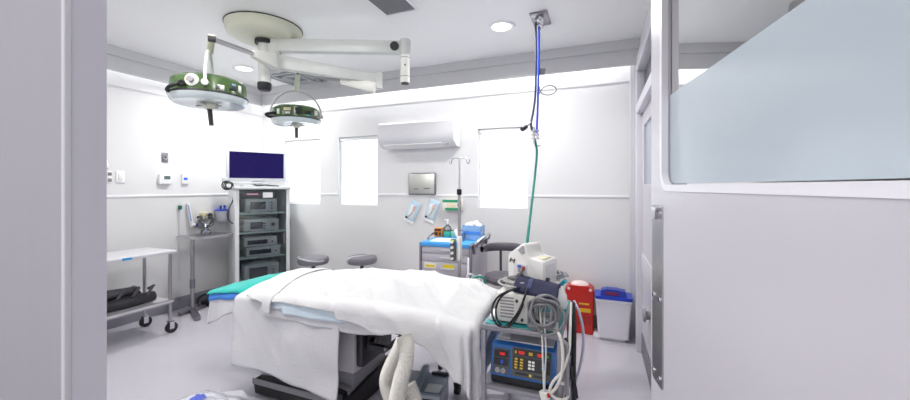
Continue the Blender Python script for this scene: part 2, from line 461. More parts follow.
c = atZ(391, 2, H)
t = thing('ceiling_vent', 'grey slotted air vent in the ceiling near the top of the picture', 'vent', c)
vent = MB()
vx, vy = .13, .16
for k in range(15): vent.box((c.x - vx + .012 + k * (2 * vx - .024) / 14, c.y, H - .008), (.008, 2 * vy - .04, .012), Euler((0, .6, 0)))
vent.build('louvres', M_grey, t)
fr = MB()
for (a0, a1, b0, b1) in ((-vx - .015, -vx + .005, -vy - .015, vy + .015), (vx - .005, vx + .015, -vy - .015, vy + .015), (-vx, vx, -vy - .015, -vy + .01), (-vx, vx, vy - .01, vy + .015)):
    fr.bb(c.x + a0, c.x + a1, c.y + b0, c.y + b1, H - .012, H + .001)
fr.build('frame', M_white, t)
c = atZ(297, 77, H)
t = thing('ceiling_vent', 'pale square ceiling diffuser behind the right surgical lamp arm', 'vent', c)
a = MB()
for k, s in enumerate((.28, .2, .12)):
    for sx, sy, lx, ly in ((-s, 0, .02, 2 * s + .02), (s, 0, .02, 2 * s + .02), (0, -s, 2 * s, .02), (0, s, 2 * s, .02)):
        a.box((c.x + sx, c.y + sy, H - .012 - .004 * k), (lx, ly, .022))
a.build('louvres', M_lgrey, t)
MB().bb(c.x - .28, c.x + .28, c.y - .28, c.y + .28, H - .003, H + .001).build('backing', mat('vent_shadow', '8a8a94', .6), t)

# ---- gas outlet plate with hoses
c = Vector((-.445, 2.98, H))
t = thing('gas_outlet_plate', 'steel gas outlet plate on the ceiling with two hose sockets', 'gas outlet', c)
MB().bb(c.x - .068, c.x + .068, c.y - .12, c.y + .12, H - .014, H + .001, .004).build('plate', M_steeld, t)
for k, yy in enumerate((.055, -.015, -.075)):
    MB().lathe([(0, -.06), (.012, -.06), (.014, -.045), (.026, -.04), (.028, -.012), (.02, 0), (0, 0)], c + Vector((-.01 + .01 * k, yy, -.014)), 18).build('socket', M_chrome, t)
hx = c + Vector((0, 0, 0))
top = Vector((-.455, 2.965, H - .07))
def hose(name, label, pts, r, m, cat='hose'):
    return tag(MB().tube(pts, r, 8, 6).build(name, m), label, cat)
pa = [atD(535.5, 22, 2.95), atD(536.0, 45, 2.95), atD(535.5, 90, 2.95), atD(533.5, 110, 2.95), atD(531, 123, 2.95), atD(532, 131, 2.95)]
hose('gas_hose', 'slate green hose hanging on the left from the ceiling plate', pa, .009, M_navytube)
pb = [atD(539, 24, 2.93), atD(538.8, 60, 2.93), atD(538, 95, 2.93), atD(537, 125, 2.93), atD(536, 133, 2.93)]
hose('gas_hose', 'bright blue hose hanging straight from the ceiling plate', pb, .0085, M_bluehose)
v = thing('hose_connector', 'metal plug hanging sideways where the two ceiling hoses end', 'connector', atD(531, 125, 2.93))
MB().tube([atD(531, 122, 2.95), atD(528, 125, 2.93), atD(524.5, 128, 2.91)], .008, 8).build('stub', M_steeld, v)
MB().cyl(atD(526.5, 126.5, 2.92), atD(522, 129.5, 2.90), .017, .02, 14).build('plug', M_dark, v)
a = MB()
for (px, py0, py1) in ((533.5, 127, 144), (537, 127, 138)):
    a.cyl(atD(px, py0, 2.94), atD(px + .5, py1, 2.94), .009, n=12)
    for k in range(3):
        q = py0 + 3 + k * 4
        a.cyl(atD(px, q, 2.94), atD(px, q + 1.5, 2.94), .02, n=12)
a.build('couplings', M_chrome, v)
MB().tube([atD(534, 143, 2.94), atD(536.5, 150, 2.93), atD(538, 146, 2.93), atD(541, 146, 2.93)], .005, 6).build('clip', M_chrome, v)
hose('gas_hose', 'long green hose running down from the plug to the equipment trolley',
     [atD(535, 140, 2.94), atD(536.8, 152, 2.92), atD(535, 175, 2.80), atD(531, 210, 2.50), atD(528, 235, 2.27), atD(526.5, 252, 2.16), (-.405, 2.125, .95), (-.40, 2.105, .906)], .009, M_greenhose)
t = MB().box(atD(542.3, 71.5, 2.93), (.045, .004, .05), Euler((0, .15, 0)), .002).build('hose_tag', M_grey)
tag(t, 'small grey tag clipped beside the blue ceiling hose', 'tag')
lp_ = [atD(539 + 0, 94, 2.93), atD(543, 88, 2.93), atD(549, 85.5, 2.93), atD(555, 87, 2.93), atD(556, 91, 2.93), atD(551, 94.5, 2.93), atD(544, 94.5, 2.93), atD(540, 91, 2.93), atD(539.5, 87, 2.93)]
tag(MB().tube(lp_, .0045, 6).build('cable_loop', M_grey), 'thin white cable looped in a ring beside the blue ceiling hose', 'cable')

# ------------------------------------------------------------------ surgical light
SL = atZ(264.5, 33.5, 2.70); SL.z = H
st = thing('surgical_light', 'twin-head green surgical light on a cream ceiling canopy', 'surgical light', SL)
MB().lathe([(0, -.112), (.2, -.106), (.25, -.096), (.276, -.082), (.287, -.06), (.297, .001), (0, .001)], SL, 48).build('canopy', M_cream, st)
sm = MB(); sm.lathe([(.295, -.009), (.300, -.007), (.300, -.002), (.296, -.001)], SL, 48); sm.build('canopy_seam', M_greenblack, st)
hub = atD(264.5, 60, 3.10); hub2 = atD(274, 55, 3.12)
MB().lathe([(0, 0), (.075, 0), (.075, .03), (0, .03)], (hub.x, hub.y, 2.605), 24).build('collar', M_greenblack, st)
MB().cyl((hub.x, hub.y, 2.66), (hub.x, hub.y, 2.26), .05, n=24).build('column', M_armgrey, st)
MB().lathe([(0, -.005), (.045, 0), (.054, .015), (.055, .06), (.05, .065)], (hub.x, hub.y, 2.215), 24).build('column_cap', M_black, st)
MB().cyl((hub2.x, hub2.y, 2.64), (hub2.x, hub2.y, 2.42), .055, n=24).lathe([(0, -.02), (.05, -.015), (.058, 0), (.058, .2), (.05, .215), (0, .22)], (hub2.x, hub2.y, 2.40), 24).build('arm_joint', M_armgrey, st)
# upper spare arm
e1 = atD(401, 48, 3.04)
s1 = Vector((hub2.x, hub2.y, 2.60))
MB().beam(s1, e1, .07, .115, .012, .07, .105).build('upper_arm', M_armgrey, st)
post = MB().lathe([(0, .075), (.04, .07), (.048, .055), (.048, -.055), (.044, -.06), (0, -.06)], e1 + Vector((.03, .015, 0)), 24)
post.build('arm_end', M_armgrey, st)
q = e1 + Vector((.03, .015, 0)); kd0 = Vector((-q.x, -q.y, 0)).normalized()
MB().lathe([(0, -.06), (.038, -.06), (.038, -.285), (.034, -.29), (0, -.29)], q, 24).build('drop_tube', M_ivory, st)
for zz in (-.08, -.235): MB().lathe([(.0375, zz + .001), (.0392, zz), (.0392, zz - .004), (.0375, zz - .005)], q, 24).build('tube_ring', M_grey, st)
MB().cyl(q + kd0 * .034 + Vector((0, 0, -.15)), q + kd0 * .041 + Vector((0, 0, -.15)), .007, n=12).build('set_screw', M_dark, st)
MB().lathe([(0, -.30), (.03, -.30), (.035, -.288), (0, -.288)], q, 24).build('drop_tube_end', M_dark, st)
kd = (e1 - s1).cross(Vector((0, 0, 1))).normalized()
kc = e1 - (e1 - s1).normalized() * .045
MB().cyl(kc + kd * .02, kc + kd * .05, .036, n=24).build('end_knob', M_black, st)
# lower arm to the right head
e2 = atD(376, 79, 3.30); s2 = Vector((hub2.x, hub2.y, 2.465))
MB().beam(s2, e2, .07, .12, .012, .06, .085).build('lower_arm', M_armgrey, st)
MB().lathe([(0, .075), (.03, .07), (.036, .06), (.036, -.08), (0, -.09)], e2 + Vector((.02, .01, -.01)), 20).build('arm_end', M_armgrey, st)
j2 = atD(372, 87, 3.27)
l2 = atD(298, 72, 3.34)
mid2 = j2.lerp(l2, .42)
MB().beam(j2 + (j2 - mid2) * .12, mid2, .06, .10, .015, .05, .055).build('spring_cover', M_ivory, st)
MB().cyl(mid2, l2, .018, n=14).build('spring_arm', M_steel, st)
j1 = atD(270, 60, 3.0); l1 = atD(212, 39, 2.40)
mid1 = j1.lerp(l1, .36)
MB().beam(j1 + (j1 - mid1) * .25, mid1, .07, .13, .015, .05, .06).build('spring_cover', M_ivory, st)
MB().cyl(mid1, l1, .017, n=14).build('spring_arm', M_steel, st)

def lamp_head(C, r, h, jt, yoke_dir, face, name_tilt):
    """C = centre of the lower rim; jt = joint of the arm; yoke_dir = horizontal unit vector of the yoke plane; face = unit vector to viewer"""
    hd = MB().lathe([(0, h + .012), (r * .55, h + .010), (r * .86, h - .002), (r * .97, h - .02), (r * 1.0, h * .45), (r * 1.01, .012), (r * .99, .008)], C, 56).build('lamp_head', M_green, st)
    MB().lathe([(r * 1.0, .016), (r * 1.045, .014), (r * 1.05, .004), (r * 1.0, 0)], C, 56).build('gasket', M_greenblack, hd)
    MB().lathe([(r * 1.0, .004), (r * 1.04, .002), (r * 1.0, -.022), (r * .93, -.040), (r * .6, -.038), (r * .2, -.034), (0, -.034)], C, 56).build('lens', M_lens, hd)
    MB().lathe([(0, -.03), (.05, -.034), (.055, -.045), (.03, -.056), (.022, -.07), (0, -.07)], C, 24).build('handle_mount', M_cream, hd)
    hdv = Vector((.02, 0, -.12)) if name_tilt else Vector((0, 0, -.11))
    a = C + Vector((0, 0, -.06)); MB().tube([a, a + hdv * .55, a + hdv], lambda u: .016 - .002 * u, 14, 4).build('handle', M_dark, hd)
    for k in range(4):
        an = k * PI / 2 + .4
        MB().box(C + Vector((.06 * math.cos(an), .06 * math.sin(an), -.047)), (.05, .018, .012), rotz(an), .003).build('handle_lug', M_steel, hd)
    # joint block and drop link
    MB().cyl(jt - yoke_dir.cross(Vector((0, 0, 1))) * .022, jt + yoke_dir.cross(Vector((0, 0, 1))) * .022, .02, n=20).build('pivot', M_dark, hd)
    apex = Vector((C.x, C.y, C.z + h + (.19 if name_tilt else .17)))
    MB().beam(jt + Vector((0, 0, .02)), apex + Vector((0, 0, .0)), .042, .03, .005).build('drop_link', M_cream, hd)
    P = []
    hw = .012
    R0 = r + hw
    base = C.z + h * .45
    for k in range(13):
        an = PI * k / 12
        P.append(Vector((C.x, C.y, base)) + yoke_dir * (R0 * math.cos(an)) + Vector((0, 0, (apex.z - base) * math.sin(an))))
    MB().tube(P, .0095, 10, 3).build('yoke', M_armgrey, hd)
    for s in (-1, 1): MB().cyl(Vector((C.x, C.y, base)) + yoke_dir * (s * (r - .01)), Vector((C.x, C.y, base)) + yoke_dir * (s * (r + .03)), .02, n=16).build('yoke_pin', M_armgrey, hd)
    return hd
def on_drum(C, r, an, z): return Vector((C.x + r * math.cos(an), C.y + r * math.sin(an), C.z + z))
def sticker(hd, C, r, an0, an1, z0, z1, m, name='sticker'):
    MB().grid(lambda u, v: on_drum(C, r + .003, an0 + (an1 - an0) * u, z0 + (z1 - z0) * v), 6, 1).build(name, m, hd, solid=.001)
M_stk = mat('sticker_black', '2a2c30', .5); M_stw = mat('sticker_white', 'dfe0dc', .5)
# head 1 (left)
C1 = atD(209.5, 99, 2.5); vdir = Vector((-C1.x, -C1.y, 0)).normalized(); va = math.atan2(vdir.y, vdir.x)
h1 = lamp_head(C1, .222, .125, l1, Vector((math.cos(va - .1), math.sin(va - .1), 0)), vdir, True)
sd = vdir.cross(Vector((0, 0, 1)))          # to the viewer's left... sign fixed below
pk = on_drum(C1, .222, va - .42, .068); out = Vector((math.cos(va - .42), math.sin(va - .42), 0))
MB().cyl(pk - out * .01, pk + out * .008, .038, n=24).build('dial_plate', M_ivory, h1)
MB().cyl(pk + out * .006, pk + out * .03, .018, n=18).build('dial_knob', M_grey, h1)
MB().cyl(pk + out * .006 + Vector((0, 0, -.0)) + Vector((-out.y, out.x, 0)) * -.024, pk + out * .012 + Vector((-out.y, out.x, 0)) * -.024, .006, n=10).build('red_dot', M_red, h1)
an = va - .95
o1 = Vector((math.cos(an), math.sin(an), 0)); tdir = Vector((-o1.y, o1.x, 0))
MB().tube([on_drum(C1, .20, an + .18, .045), on_drum(C1, .235, an + .18, .04), on_drum(C1, .255, an, .02), on_drum(C1, .24, an - .2, .005), on_drum(C1, .2, an - .2, .01)], .011, 10).build('side_grip', M_black, h1)
MB().cyl(on_drum(C1, .215, an + .2, .045), on_drum(C1, .25, an + .34, .043), .017, n=14).build('grip_sleeve', M_black, h1)
sticker(h1, C1, .2225, va + .18, va + .36, .02, .055, M_stw); sticker(h1, C1, .2225, va + .50, va + .72, .035, .06, M_stk)
sticker(h1, C1, .2225, va + .58, va + .70, .065, .08, mat('sticker_blue', '7d95b8', .5)); sticker(h1, C1, .2225, va + .80, va + .92, .03, .08, M_stw)
sticker(h1, C1, .2225, va + .15, va + .25, .025, .05, M_stk); sticker(h1, C1, .2225, va - .78, va - .56, .006, .014, M_stw)
# head 2 (right)
C2 = atD(296.5, 121, 3.68); vdir2 = Vector((-C2.x, -C2.y, 0)).normalized(); vb = math.atan2(vdir2.y, vdir2.x)
h2 = lamp_head(C2, .222, .13, l2, Vector((-vdir2.y, vdir2.x, 0)), vdir2, False)
an = vb - 1.2
MB().tube([on_drum(C2, .20, an + .2, .045), on_drum(C2, .25, an + .18, .04), on_drum(C2, .285, an, .03), on_drum(C2, .25, an - .2, .02), on_drum(C2, .2, an - .2, .02)], .013, 10).build('side_grip', M_black, h2)
sticker(h2, C2, .2225, vb - .52, vb - .22, .06, .09, mat('sticker_cream', 'd8cfae', .5)); sticker(h2, C2, .2225, vb - .45, vb - .25, .03, .05, M_stw)
sticker(h2, C2, .2225, vb - .05, vb + .22, .03, .095, M_stk); sticker(h2, C2, .2225, vb + .35, vb + .62, .04, .075, M_stk)
sticker(h2, C2, .2225, vb + .42, vb + .58, .022, .036, mat('sticker_cyan', '49b7c9', .5)); sticker(h2, C2, .2225, vb + .8, vb + 1.0, .04, .09, M_stw)
sticker(h2, C2, .2225, vb - .85, vb - .72, .03, .08, M_stw)

# ------------------------------------------------------------------ wall things
# air conditioner
ac0, ac1 = atY(386, 148, YB - .02).x, atY(459.5, 145, YB - .02).x
zt, zb_ = atY(455, 118, 3.68).z, atY(420, 147, 3.72).z
t = thing('air_conditioner', 'white wall mounted air conditioner high on the back wall', 'air conditioner', ((ac0 + ac1) / 2, YB, zb_))
prof = [(0, zt), (.185, zt), (.205, zt - .02), (.212, zt - .14), (.2, zb_ + .10), (.165, zb_ + .04), (.11, zb_ + .005), (0, zb_ + .0)]
MB().prism(prof, lambda u, v, w: Vector((ac0 + w, YB - .001 - u, v)), ac1 - ac0).build('body', mat('ac_white', 'e9e9ec', .35), t)
MB().prism([(.085, zb_ - .006), (.16, zb_ + .028), (.168, zb_ + .034), (.166, zb_ + .042), (.08, zb_ + .0)], lambda u, v, w: Vector((ac0 + .06 + w, YB - .001 - u, v)), (ac1 - ac0) - .22).build('louvre', M_white, t)
MB().bb(ac0 - .002, ac0 + .012, YB - .2, YB - .002, zb_ + .12, zt + .003).bb(ac1 - .012, ac1 + .004, YB - .2, YB - .002, zb_ + .05, zt + .003, .003).build('end_cap', M_white, t)
MB().box((ac1 - .09, YB - .15, zb_ + .028), (.04, .02, .01), Euler((-.6, 0, 0))).build('display', M_lgrey, t)

# paper dispenser
p, q = atY(409.5, 173, YB), atY(436.5, 195, YB)
t = thing('towel_dispenser', 'square stainless steel dispenser set in the back wall', 'dispenser', ((p.x + q.x) / 2, YB, (p.z + q.z) / 2))
MB().bb(p.x, q.x, YB - .03, YB - .001, q.z, p.z, .012).build('frame', M_steeld, t)
MB().bb(p.x + .015, q.x - .015, YB - .036, YB - .028, q.z + .015, p.z - .015, .006).build('front_panel', mat('satin_steel', 'd6d6cf', .32, 1), t)
MB().box(((p.x * .7 + q.x * .3), YB - .038, q.z + .07), (.05, .006, .008)).build('keyhole', M_dark, t)
MB().box(((p.x * .3 + q.x * .7), YB - .038, q.z + .075), (.08, .006, .016)).build('nameplate', M_steeld, t)

# instrument pouches
for k, (px, py, tilt, lab) in enumerate(((412.5, 212, -.42, 'clear blue sterile pouch on the wall, below left side of the dispenser'), (432.0, 211, -.34, 'clear blue sterile pouch on the wall, between dispenser and glove box'))):
    c = atY(px, py, YB - .012)
    t = thing('instrument_pouch', lab, 'pouch', c, 0, 'sterile pouches taped to the back wall')
    R = Euler((0, -tilt, 0)).to_matrix(); w, h = .135, .27
    f = lambda x, z, y=0: c + R @ Vector((x, y, z))
    MB().grid(lambda u, v: f((u - .5) * w, (v - .5) * h, -.012 * math.sin(PI * u) * math.sin(PI * v) + .003 * noise.noise(Vector((u * 5, v * 9, k)))), 10, 16).build('wrap', mat('pouch_film', 'c3dcec', .25), t, solid=.002)
    MB().box(f(0, -h / 2 + .015, -.004), (w, .004, .03), R).build('seal', M_white, t)
    MB().box(f(.0, 0, -.016), (w * .62, .004, h * .6), R, .002).build('window', mat('pouch_clear', 'e4e9ec', .25), t)
    MB().tube([f(.02, .09, -.018), f(.012, .04, -.022), f(.005, -.01, -.022), f(-.015, -.055, -.02), f(-.035, -.07, -.018)], .009, 8).build('mask_tube', M_lgrey, t)
    MB().box(f(.012, .055, -.022), (.03, .012, .055), R, .005).build('handle', M_skin, t)
    MB().box(f(-.042, -.085, -.02), (.03, .008, .022), R, .004).build('tip', M_navy, t)

# glove box
p, q = atY(445.5, 199.5, YB), atY(463.5, 210, YB)
t = thing('glove_box', 'green and white glove box on the back wall', 'box', ((p.x + q.x) / 2, YB, q.z))
MB().bb(p.x, q.x, YB - .08, YB - .001, q.z, p.z, .003).build('carton', mat('carton_white', 'e8e4d8', .6), t)
MB().bb(p.x - .001, q.x + .001, YB - .083, YB - .078, p.z - .028, p.z + .001).bb(p.x + .03, q.x + .001, YB - .083, YB - .078, q.z - .001, q.z + .024).bb(q.x - .02, q.x + .001, YB - .083, YB - .079, q.z, p.z).build('green_band', mat('carton_green', '1f9a6c', .6), t)
MB().bb(p.x + .05, q.x - .06, YB - .084, YB - .079, q.z + .03, p.z - .035, .002).build('opening', mat('glove_latex', 'e9dcc0', .6), t)
MB().box((q.x - .032, YB - .084, (p.z + q.z) / 2), (.02, .004, .02)).build('emblem', M_red, t)

# left wall plates
def plate(name, label, cat, px0, py0, px1, py1, dep, m, group=None):
    p, q = atX(px0, py0, XL), atX(px1, py1, XL)
    t = thing(name, label, cat, (XL, (p.y + q.y) / 2, (p.z + q.z) / 2), 0, group)
    MB().bb(XL + .0005, XL + dep, p.y, q.y, q.z, p.z, .004).build('plate', m, t)
    return t, (p.y + q.y) / 2, (p.z + q.z) / 2, abs(q.y - p.y), abs(p.z - q.z)
t, y, z, w, h = plate('wall_socket', 'white power socket beside the grey door edge', 'socket', 106.5, 171, 111.5, 183, .012, M_white)
for dz in (-.03, .03): MB().bb(XL + .011, XL + .015, y - .016, y + .016, z + dz - .016, z + dz + .016, .004).build('outlet', mat('outlet_grey', '8a7f84', .5), t)
t, y, z, w, h = plate('wall_plate', 'plain white wall plate right of the power socket', 'wall plate', 115.5, 171, 124.5, 183, .010, M_white)
MB().bb(XL + .009, XL + .014, y - .02, y + .02, z - .03, z + .03, .004).build('cover', M_ivory, t)
t, y, z, w, h = plate('wall_hook', 'small white hook bracket above the power socket', 'hook', 104, 160, 106.6, 168, .02, M_white)
MB().tube([(XL + .02, y, z + .02), (XL + .05, y, z - .02), (XL + .05, y, z - .04), (XL + .02, y, z - .045)], .005, 8).build('prong', M_white, t)
t, y, z, w, h = plate('key_switch', 'small steel key switch plate above the thermostat', 'switch', 161.5, 152.5, 167.7, 162.5, .008, M_steeld)
MB().cyl((XL + .006, y, z), (XL + .02, y, z), .024, n=20).build('lock_barrel', M_chrome, t)
MB().cyl((XL + .019, y, z), (XL + .023, y, z), .011, n=14).build('keyway', M_dark, t)
t, y, z, w, h = plate('thermostat', 'white thermostat with a small grey screen on the left wall', 'thermostat', 158.3, 174, 170, 184, .035, M_white)
MB().bb(XL + .034, XL + .038, y - .02, y + w * .36, z - .003, z + .036, .002).build('screen', mat('lcd_grey', '5d7070', .3), t)
t, y, z, w, h = plate('wall_controller', 'white wall controller with a tiny blue screen', 'controller', 181.3, 174, 187.5, 184, .022, M_white)
MB().bb(XL + .021, XL + .024, y - .022, y + .022, z - .012, z + .018, .002).build('screen', M_blueled, t)

# ------------------------------------------------------------------ left utility table
t = thing('utility_table', 'steel two-tier wheeled table against the left wall', 'table', (-4.04, 1.75, 0))
tx0, tx1, ty0, ty1 = -4.27, -3.80, 1.05, 2.31
MB().bb(tx0, tx1, ty0, ty1, .765, .792, .006).build('table_top', mat('white_steel_top', 'd8d7dc', .3, .3), t)
MB().bb(tx0 + .02, tx1 - .02, ty0 + .02, ty1 - .02, .295, .315, .004).build('lower_shelf', mat('white_steel_shelf', 'cfcdd2', .35, .3), t)
rail = MB(); 
for x in (tx0 + .02, tx1 - .03): rail.bb(x - .008, x + .008, ty0 + .03, ty1 - .03, .285, .322)
rail.build('shelf_rail', M_steel, t)
for x in (tx0 + .03, tx1 - .04):
    for y in (ty0 + .05, ty1 - .04):
        L = MB().cyl((x, y, .115), (x, y, .77), .014, n=16).build('leg', M_steel, t)
        MB().cyl((x - .016, y + .01, .05), (x + .016, y + .01, .05), .05, n=24).build('wheel', M_blackr, L)
        MB().bb(x - .022, x - .017, y - .015, y + .025, .04, .115).bb(x + .017, x + .022, y - .015, y + .025, .04, .115).bb(x - .022, x + .022, y - .02, y + .025, .108, .118).build('caster_fork', M_chrome, L)
p = atX(127, 256, tx1)
MB().bb(tx1 - .002, tx1 + .003, p.y - .035, p.y + .035, .767, .787).build('blue_label', mat('label_blue', '2f9bd8', .5), t)
# black strap roll on the lower shelf
t = thing('strap_bundle', 'black rolled positioning straps lying on the table\'s lower shelf', 'straps', (-4.03, 1.75, .315))
MB().tube([(-3.93, 1.2, .368), (-3.93, 1.5, .37), (-3.94, 1.8, .368), (-3.95, 2.19, .367)], lambda u: .05 + .004 * math.sin(u * 17), 14, 6).build('roll', mat('strap_black', '2b2a30', .45), t)
MB().tube([(-4.06, 1.2, .368), (-4.05, 1.5, .367), (-4.06, 1.75, .37), (-4.07, 2.13, .368)], lambda u: .05 + .005 * math.sin(u * 13 + 1), 14, 6).build('roll', M_blackr, t)
MB().tube([(-3.99, 1.25, .44), (-3.98, 1.5, .447), (-4.0, 1.75, .452), (-4.0, 2.08, .447)], lambda u: .042 + .006 * math.sin(u * 11), 12, 6).build('roll', mat('strap_charcoal', '46444b', .4), t)
for k in range(3):
    y = 1.93 + .1 * k
    MB().tube([(-4.03 + .05 * k, y, .452), (-4.0 + .05 * k, y + .03, .475), (-3.95 + .03 * k, y + .02, .47), (-3.94 + .03 * k, y - .03, .41)], .012, 8).build('buckle_strap', mat('strap_charcoal', '46444b', .4), t)
MB().box((-4.0, 2.05, .465), (.05, .06, .03), Euler((.3, .2, .4)), .006).build('clamp', M_grey, t)

# ------------------------------------------------------------------ instrument stand with suction parts
t = thing('instrument_stand', 'stainless instrument stand with a flat tray top by the left wall', 'stand', (-4.28, 2.76, 0))
top = MB().bb(-4.44, -4.08, 2.69, 3.10, .822, .836, .004)
for a0, a1, b0, b1 in ((-4.44, -4.43, 2.69, 3.10), (-4.09, -4.08, 2.69, 3.10), (-4.44, -4.08, 2.69, 2.70), (-4.44, -4.08, 3.09, 3.10)): top.bb(a0, a1, b0, b1, .822, .85)
top.build('tray', mat('tray_steel', 'cfccd0', .28, 1), t)
MB().cyl((-4.28, 2.76, .03), (-4.28, 2.76, .82), .02, n=18).build('column', M_steel, t)
MB().cyl((-4.28, 2.76, .26), (-4.28, 2.76, .36), .026, n=18).build('sleeve', M_steeld, t)
MB().beam((-4.28, 2.9, .02), (-4.25, 2.6, .02), .05, .03, .006).build('foot', M_steeld, t)
MB().beam((-4.28, 2.76, .022), (-3.92, 2.58, .022), .06, .03, .006).build('foot', M_steeld, t)
MB().tube([(-4.28, 2.76, .81), (-4.26, 2.85, .81), (-4.2, 3.0, .815)], .012, 8).build('support_arm', M_steel, t)
# suction canister
c = atD(222, 220.5, 4.45)
cz = c.z
t = thing('suction_canister', 'clear suction canister with a blue lid on the left wall', 'canister', (c.x, c.y, cz))
c = Vector((XL + .095, atX(222, 216, XL + .095).y, atX(222, 221, XL + .095).z))
t.location = c; WM[t.name] = Matrix.Translation(c)
MB().lathe([(0, 0), (.06, 0), (.066, .01), (.075, .13), (.072, .13), (.062, .012), (0, .006)], c, 28).build('jar', mat('canister_clear', 'dfe2ea', .2, alpha=.85), t)
MB().lathe([(.0, .155), (.05, .155), (.078, .145), (.085, .13), (.078, .128), (0, .128)], c, 28).build('lid', M_bluepl, t)
for dx, dy in ((.02, -.03), (-.01, .04)): MB().cyl(c + Vector((dx, dy, .15)), c + Vector((dx, dy, .195)), .013, n=14).build('port', M_bluepl, t)
MB().bb(XL + .001, c.x - .06, c.y - .03, c.y + .03, c.z + .05, c.z + .12, .004).build('bracket', M_grey, t)
# regulator with mask
c = Vector((XL + .07, atX(207, 216, XL + .07).y, atX(207, 217, XL + .07).z))
t = thing('suction_regulator', 'beige vacuum regulator with a round gauge left of canister', 'regulator', c)
MB().bb(XL + .001, c.x, c.y - .05, c.y + .055, c.z - .035, c.z + .055, .008).build('body', mat('beige_plastic', 'c9bf9a', .45), t)
MB().cyl((c.x - .005, c.y + .015, c.z + .012), (c.x + .03, c.y + .015, c.z + .012), .04, n=24).build('gauge', M_chrome, t)
MB().cyl((c.x + .03, c.y + .015, c.z + .012), (c.x + .033, c.y + .015, c.z + .012), .033, n=24).build('gauge_face', M_stk, t)
MB().cyl((c.x - .03, c.y - .05, c.z + .0), (c.x - .03, c.y - .09, c.z + .0), .018, n=16).build('valve', M_dark, t)
MB().cyl((c.x - .02, c.y + .05, c.z - .02), (c.x - .02, c.y + .08, c.z - .02), .015, n=16).build('hose_nipple', M_bluepl, t)
MB().tube([(c.x, c.y - .08, c.z + .02), (c.x + .02, c.y - .12, c.z - .05), (c.x + .03, c.y - .06, c.z - .12), (c.x + .03, c.y + .05, c.z - .1), (c.x, c.y + .09, c.z - .03)], .008, 8).build('tubing', M_clear, t)
# hanging mask bag
c = Vector((XL + .12, atX(206, 222, XL + .12).y, .838))
t = thing('breathing_mask', 'clear plastic breathing mask standing on the steel tray', 'mask', c)
MB().lathe([(.045, 0), (.055, .005), (.05, .04), (.02, .065), (.018, .085), (.014, .085)], c, 20).build('cushion', M_clear, t)
MB().lathe([(.016, .075), (.03, .1), (.075, .14), (.085, .18), (.06, .215), (0, .225)], c, 20).build('bag', M_clear, t)
# drip wand and syringe hanging on the wall
p = [atX(188, 203, XL + .02), atX(190, 215, XL + .03), atX(192.5, 226, XL + .03)]
t = thing('suction_wand', 'white suction wand with blue markings hanging on the left wall', 'wand', p[0])
MB().tube(p, .018, 10).build('sheath', M_white, t)
MB().tube([atX(188.5, 205, XL + .042), atX(190, 214, XL + .052), atX(191.3, 221, XL + .052)], .006, 6).build('blue_stripe', mat('pale_blue_print', '8da2dc', .5), t)
MB().cyl(atX(191, 225.5, XL + .03), atX(196.5, 224.5, XL + .03), .016, n=12).build('tip', M_white, t)
MB().cyl(atX(195.5, 224.8, XL + .03), atX(197.3, 224.4, XL + .03), .019, n=12).build('blue_cap', M_bluepl, t)
p = [atX(180.2, 203, XL + .02), atX(180, 215, XL + .02), atX(179.6, 240, XL + .02), atX(179, 262, XL + .02), atX(181.5, 280, XL + .02)]
t = thing('hanging_tube', 'thin clear tube with a green valve at the wall\'s left', 'tube', p[0])
MB().tube(p, .006, 8).build('tubing', mat('tube_clear', 'd8dbe0', .3), t)
MB().cyl(atX(180.2, 205.5, XL + .022), atX(180, 209.5, XL + .022), .018, n=12).build('green_valve', mat('dark_green', '0c5a48', .4), t)
# small black floor items behind the stand
t = thing('foot_pedal', 'black foot pedal with its cable on the floor by the left wall', 'pedal', (-4.3, 3.02, 0))
MB().box((-4.3, 3.02, .0435), (.17, .22, .07), Euler((.12, 0, .2)), .02).build('pedal_body', M_blackr, t)
MB().tube([(-4.28, 2.93, .03), (-4.3, 2.86, .02), (-4.4, 2.9, .08), (-4.44, 3.02, .1), (-4.43, 3.15, .03)], .01, 8).build('cable', M_black, t)

# ------------------------------------------------------------------ endoscopy tower
TW, TD, TH = .56, .5, 1.37
tr = math.atan2(.875, .485)
tc = Vector((-4.02, 3.41, 0))
t = thing('endoscopy_tower', 'tall grey equipment cabinet with glass door in the back left corner', 'cabinet', tc, tr)
K = dict(parent=t, world=False)
for s in (-1, 1): MB().bb(s * TW / 2 - .022, s * TW / 2 + .022, -TD / 2, TD / 2, .1, TH, .006).build('side_panel', M_tower, **K)
MB().bb(-TW / 2, TW / 2, TD / 2 - .02, TD / 2, .1, TH).build('back_panel', M_tin, **K)
MB().bb(-TW / 2 - .03, TW / 2 + .03, -TD / 2 - .02, TD / 2 + .01, TH, TH + .035, .01).build('top_panel', M_tower, **K)
MB().bb(-TW / 2 + .022, TW / 2 - .022, -TD / 2, TD / 2 - .02, .1, .14).build('bottom_panel', M_tower, **K)
SH = [1.09, .858, .553, .26]
for z in SH: MB().bb(-TW / 2 + .02, TW / 2 - .02, -TD / 2 + .055, TD / 2 - .02, z - .022, z, .003).build('shelf', mat('pale_green_shelf', 'd6e8e6', .35), **K)
gd = MB().bb(-TW / 2 + .024, TW / 2 - .024, -TD / 2 + .002, -TD / 2 + .007, .15, TH - .01).build('glass_door', M_towerglass, **K)
MB().bb(TW / 2 - .06, TW / 2 - .045, -TD / 2 - .02, -TD / 2 + .002, .7, .82, .004).build('door_handle', M_steeld, gd, world=False)
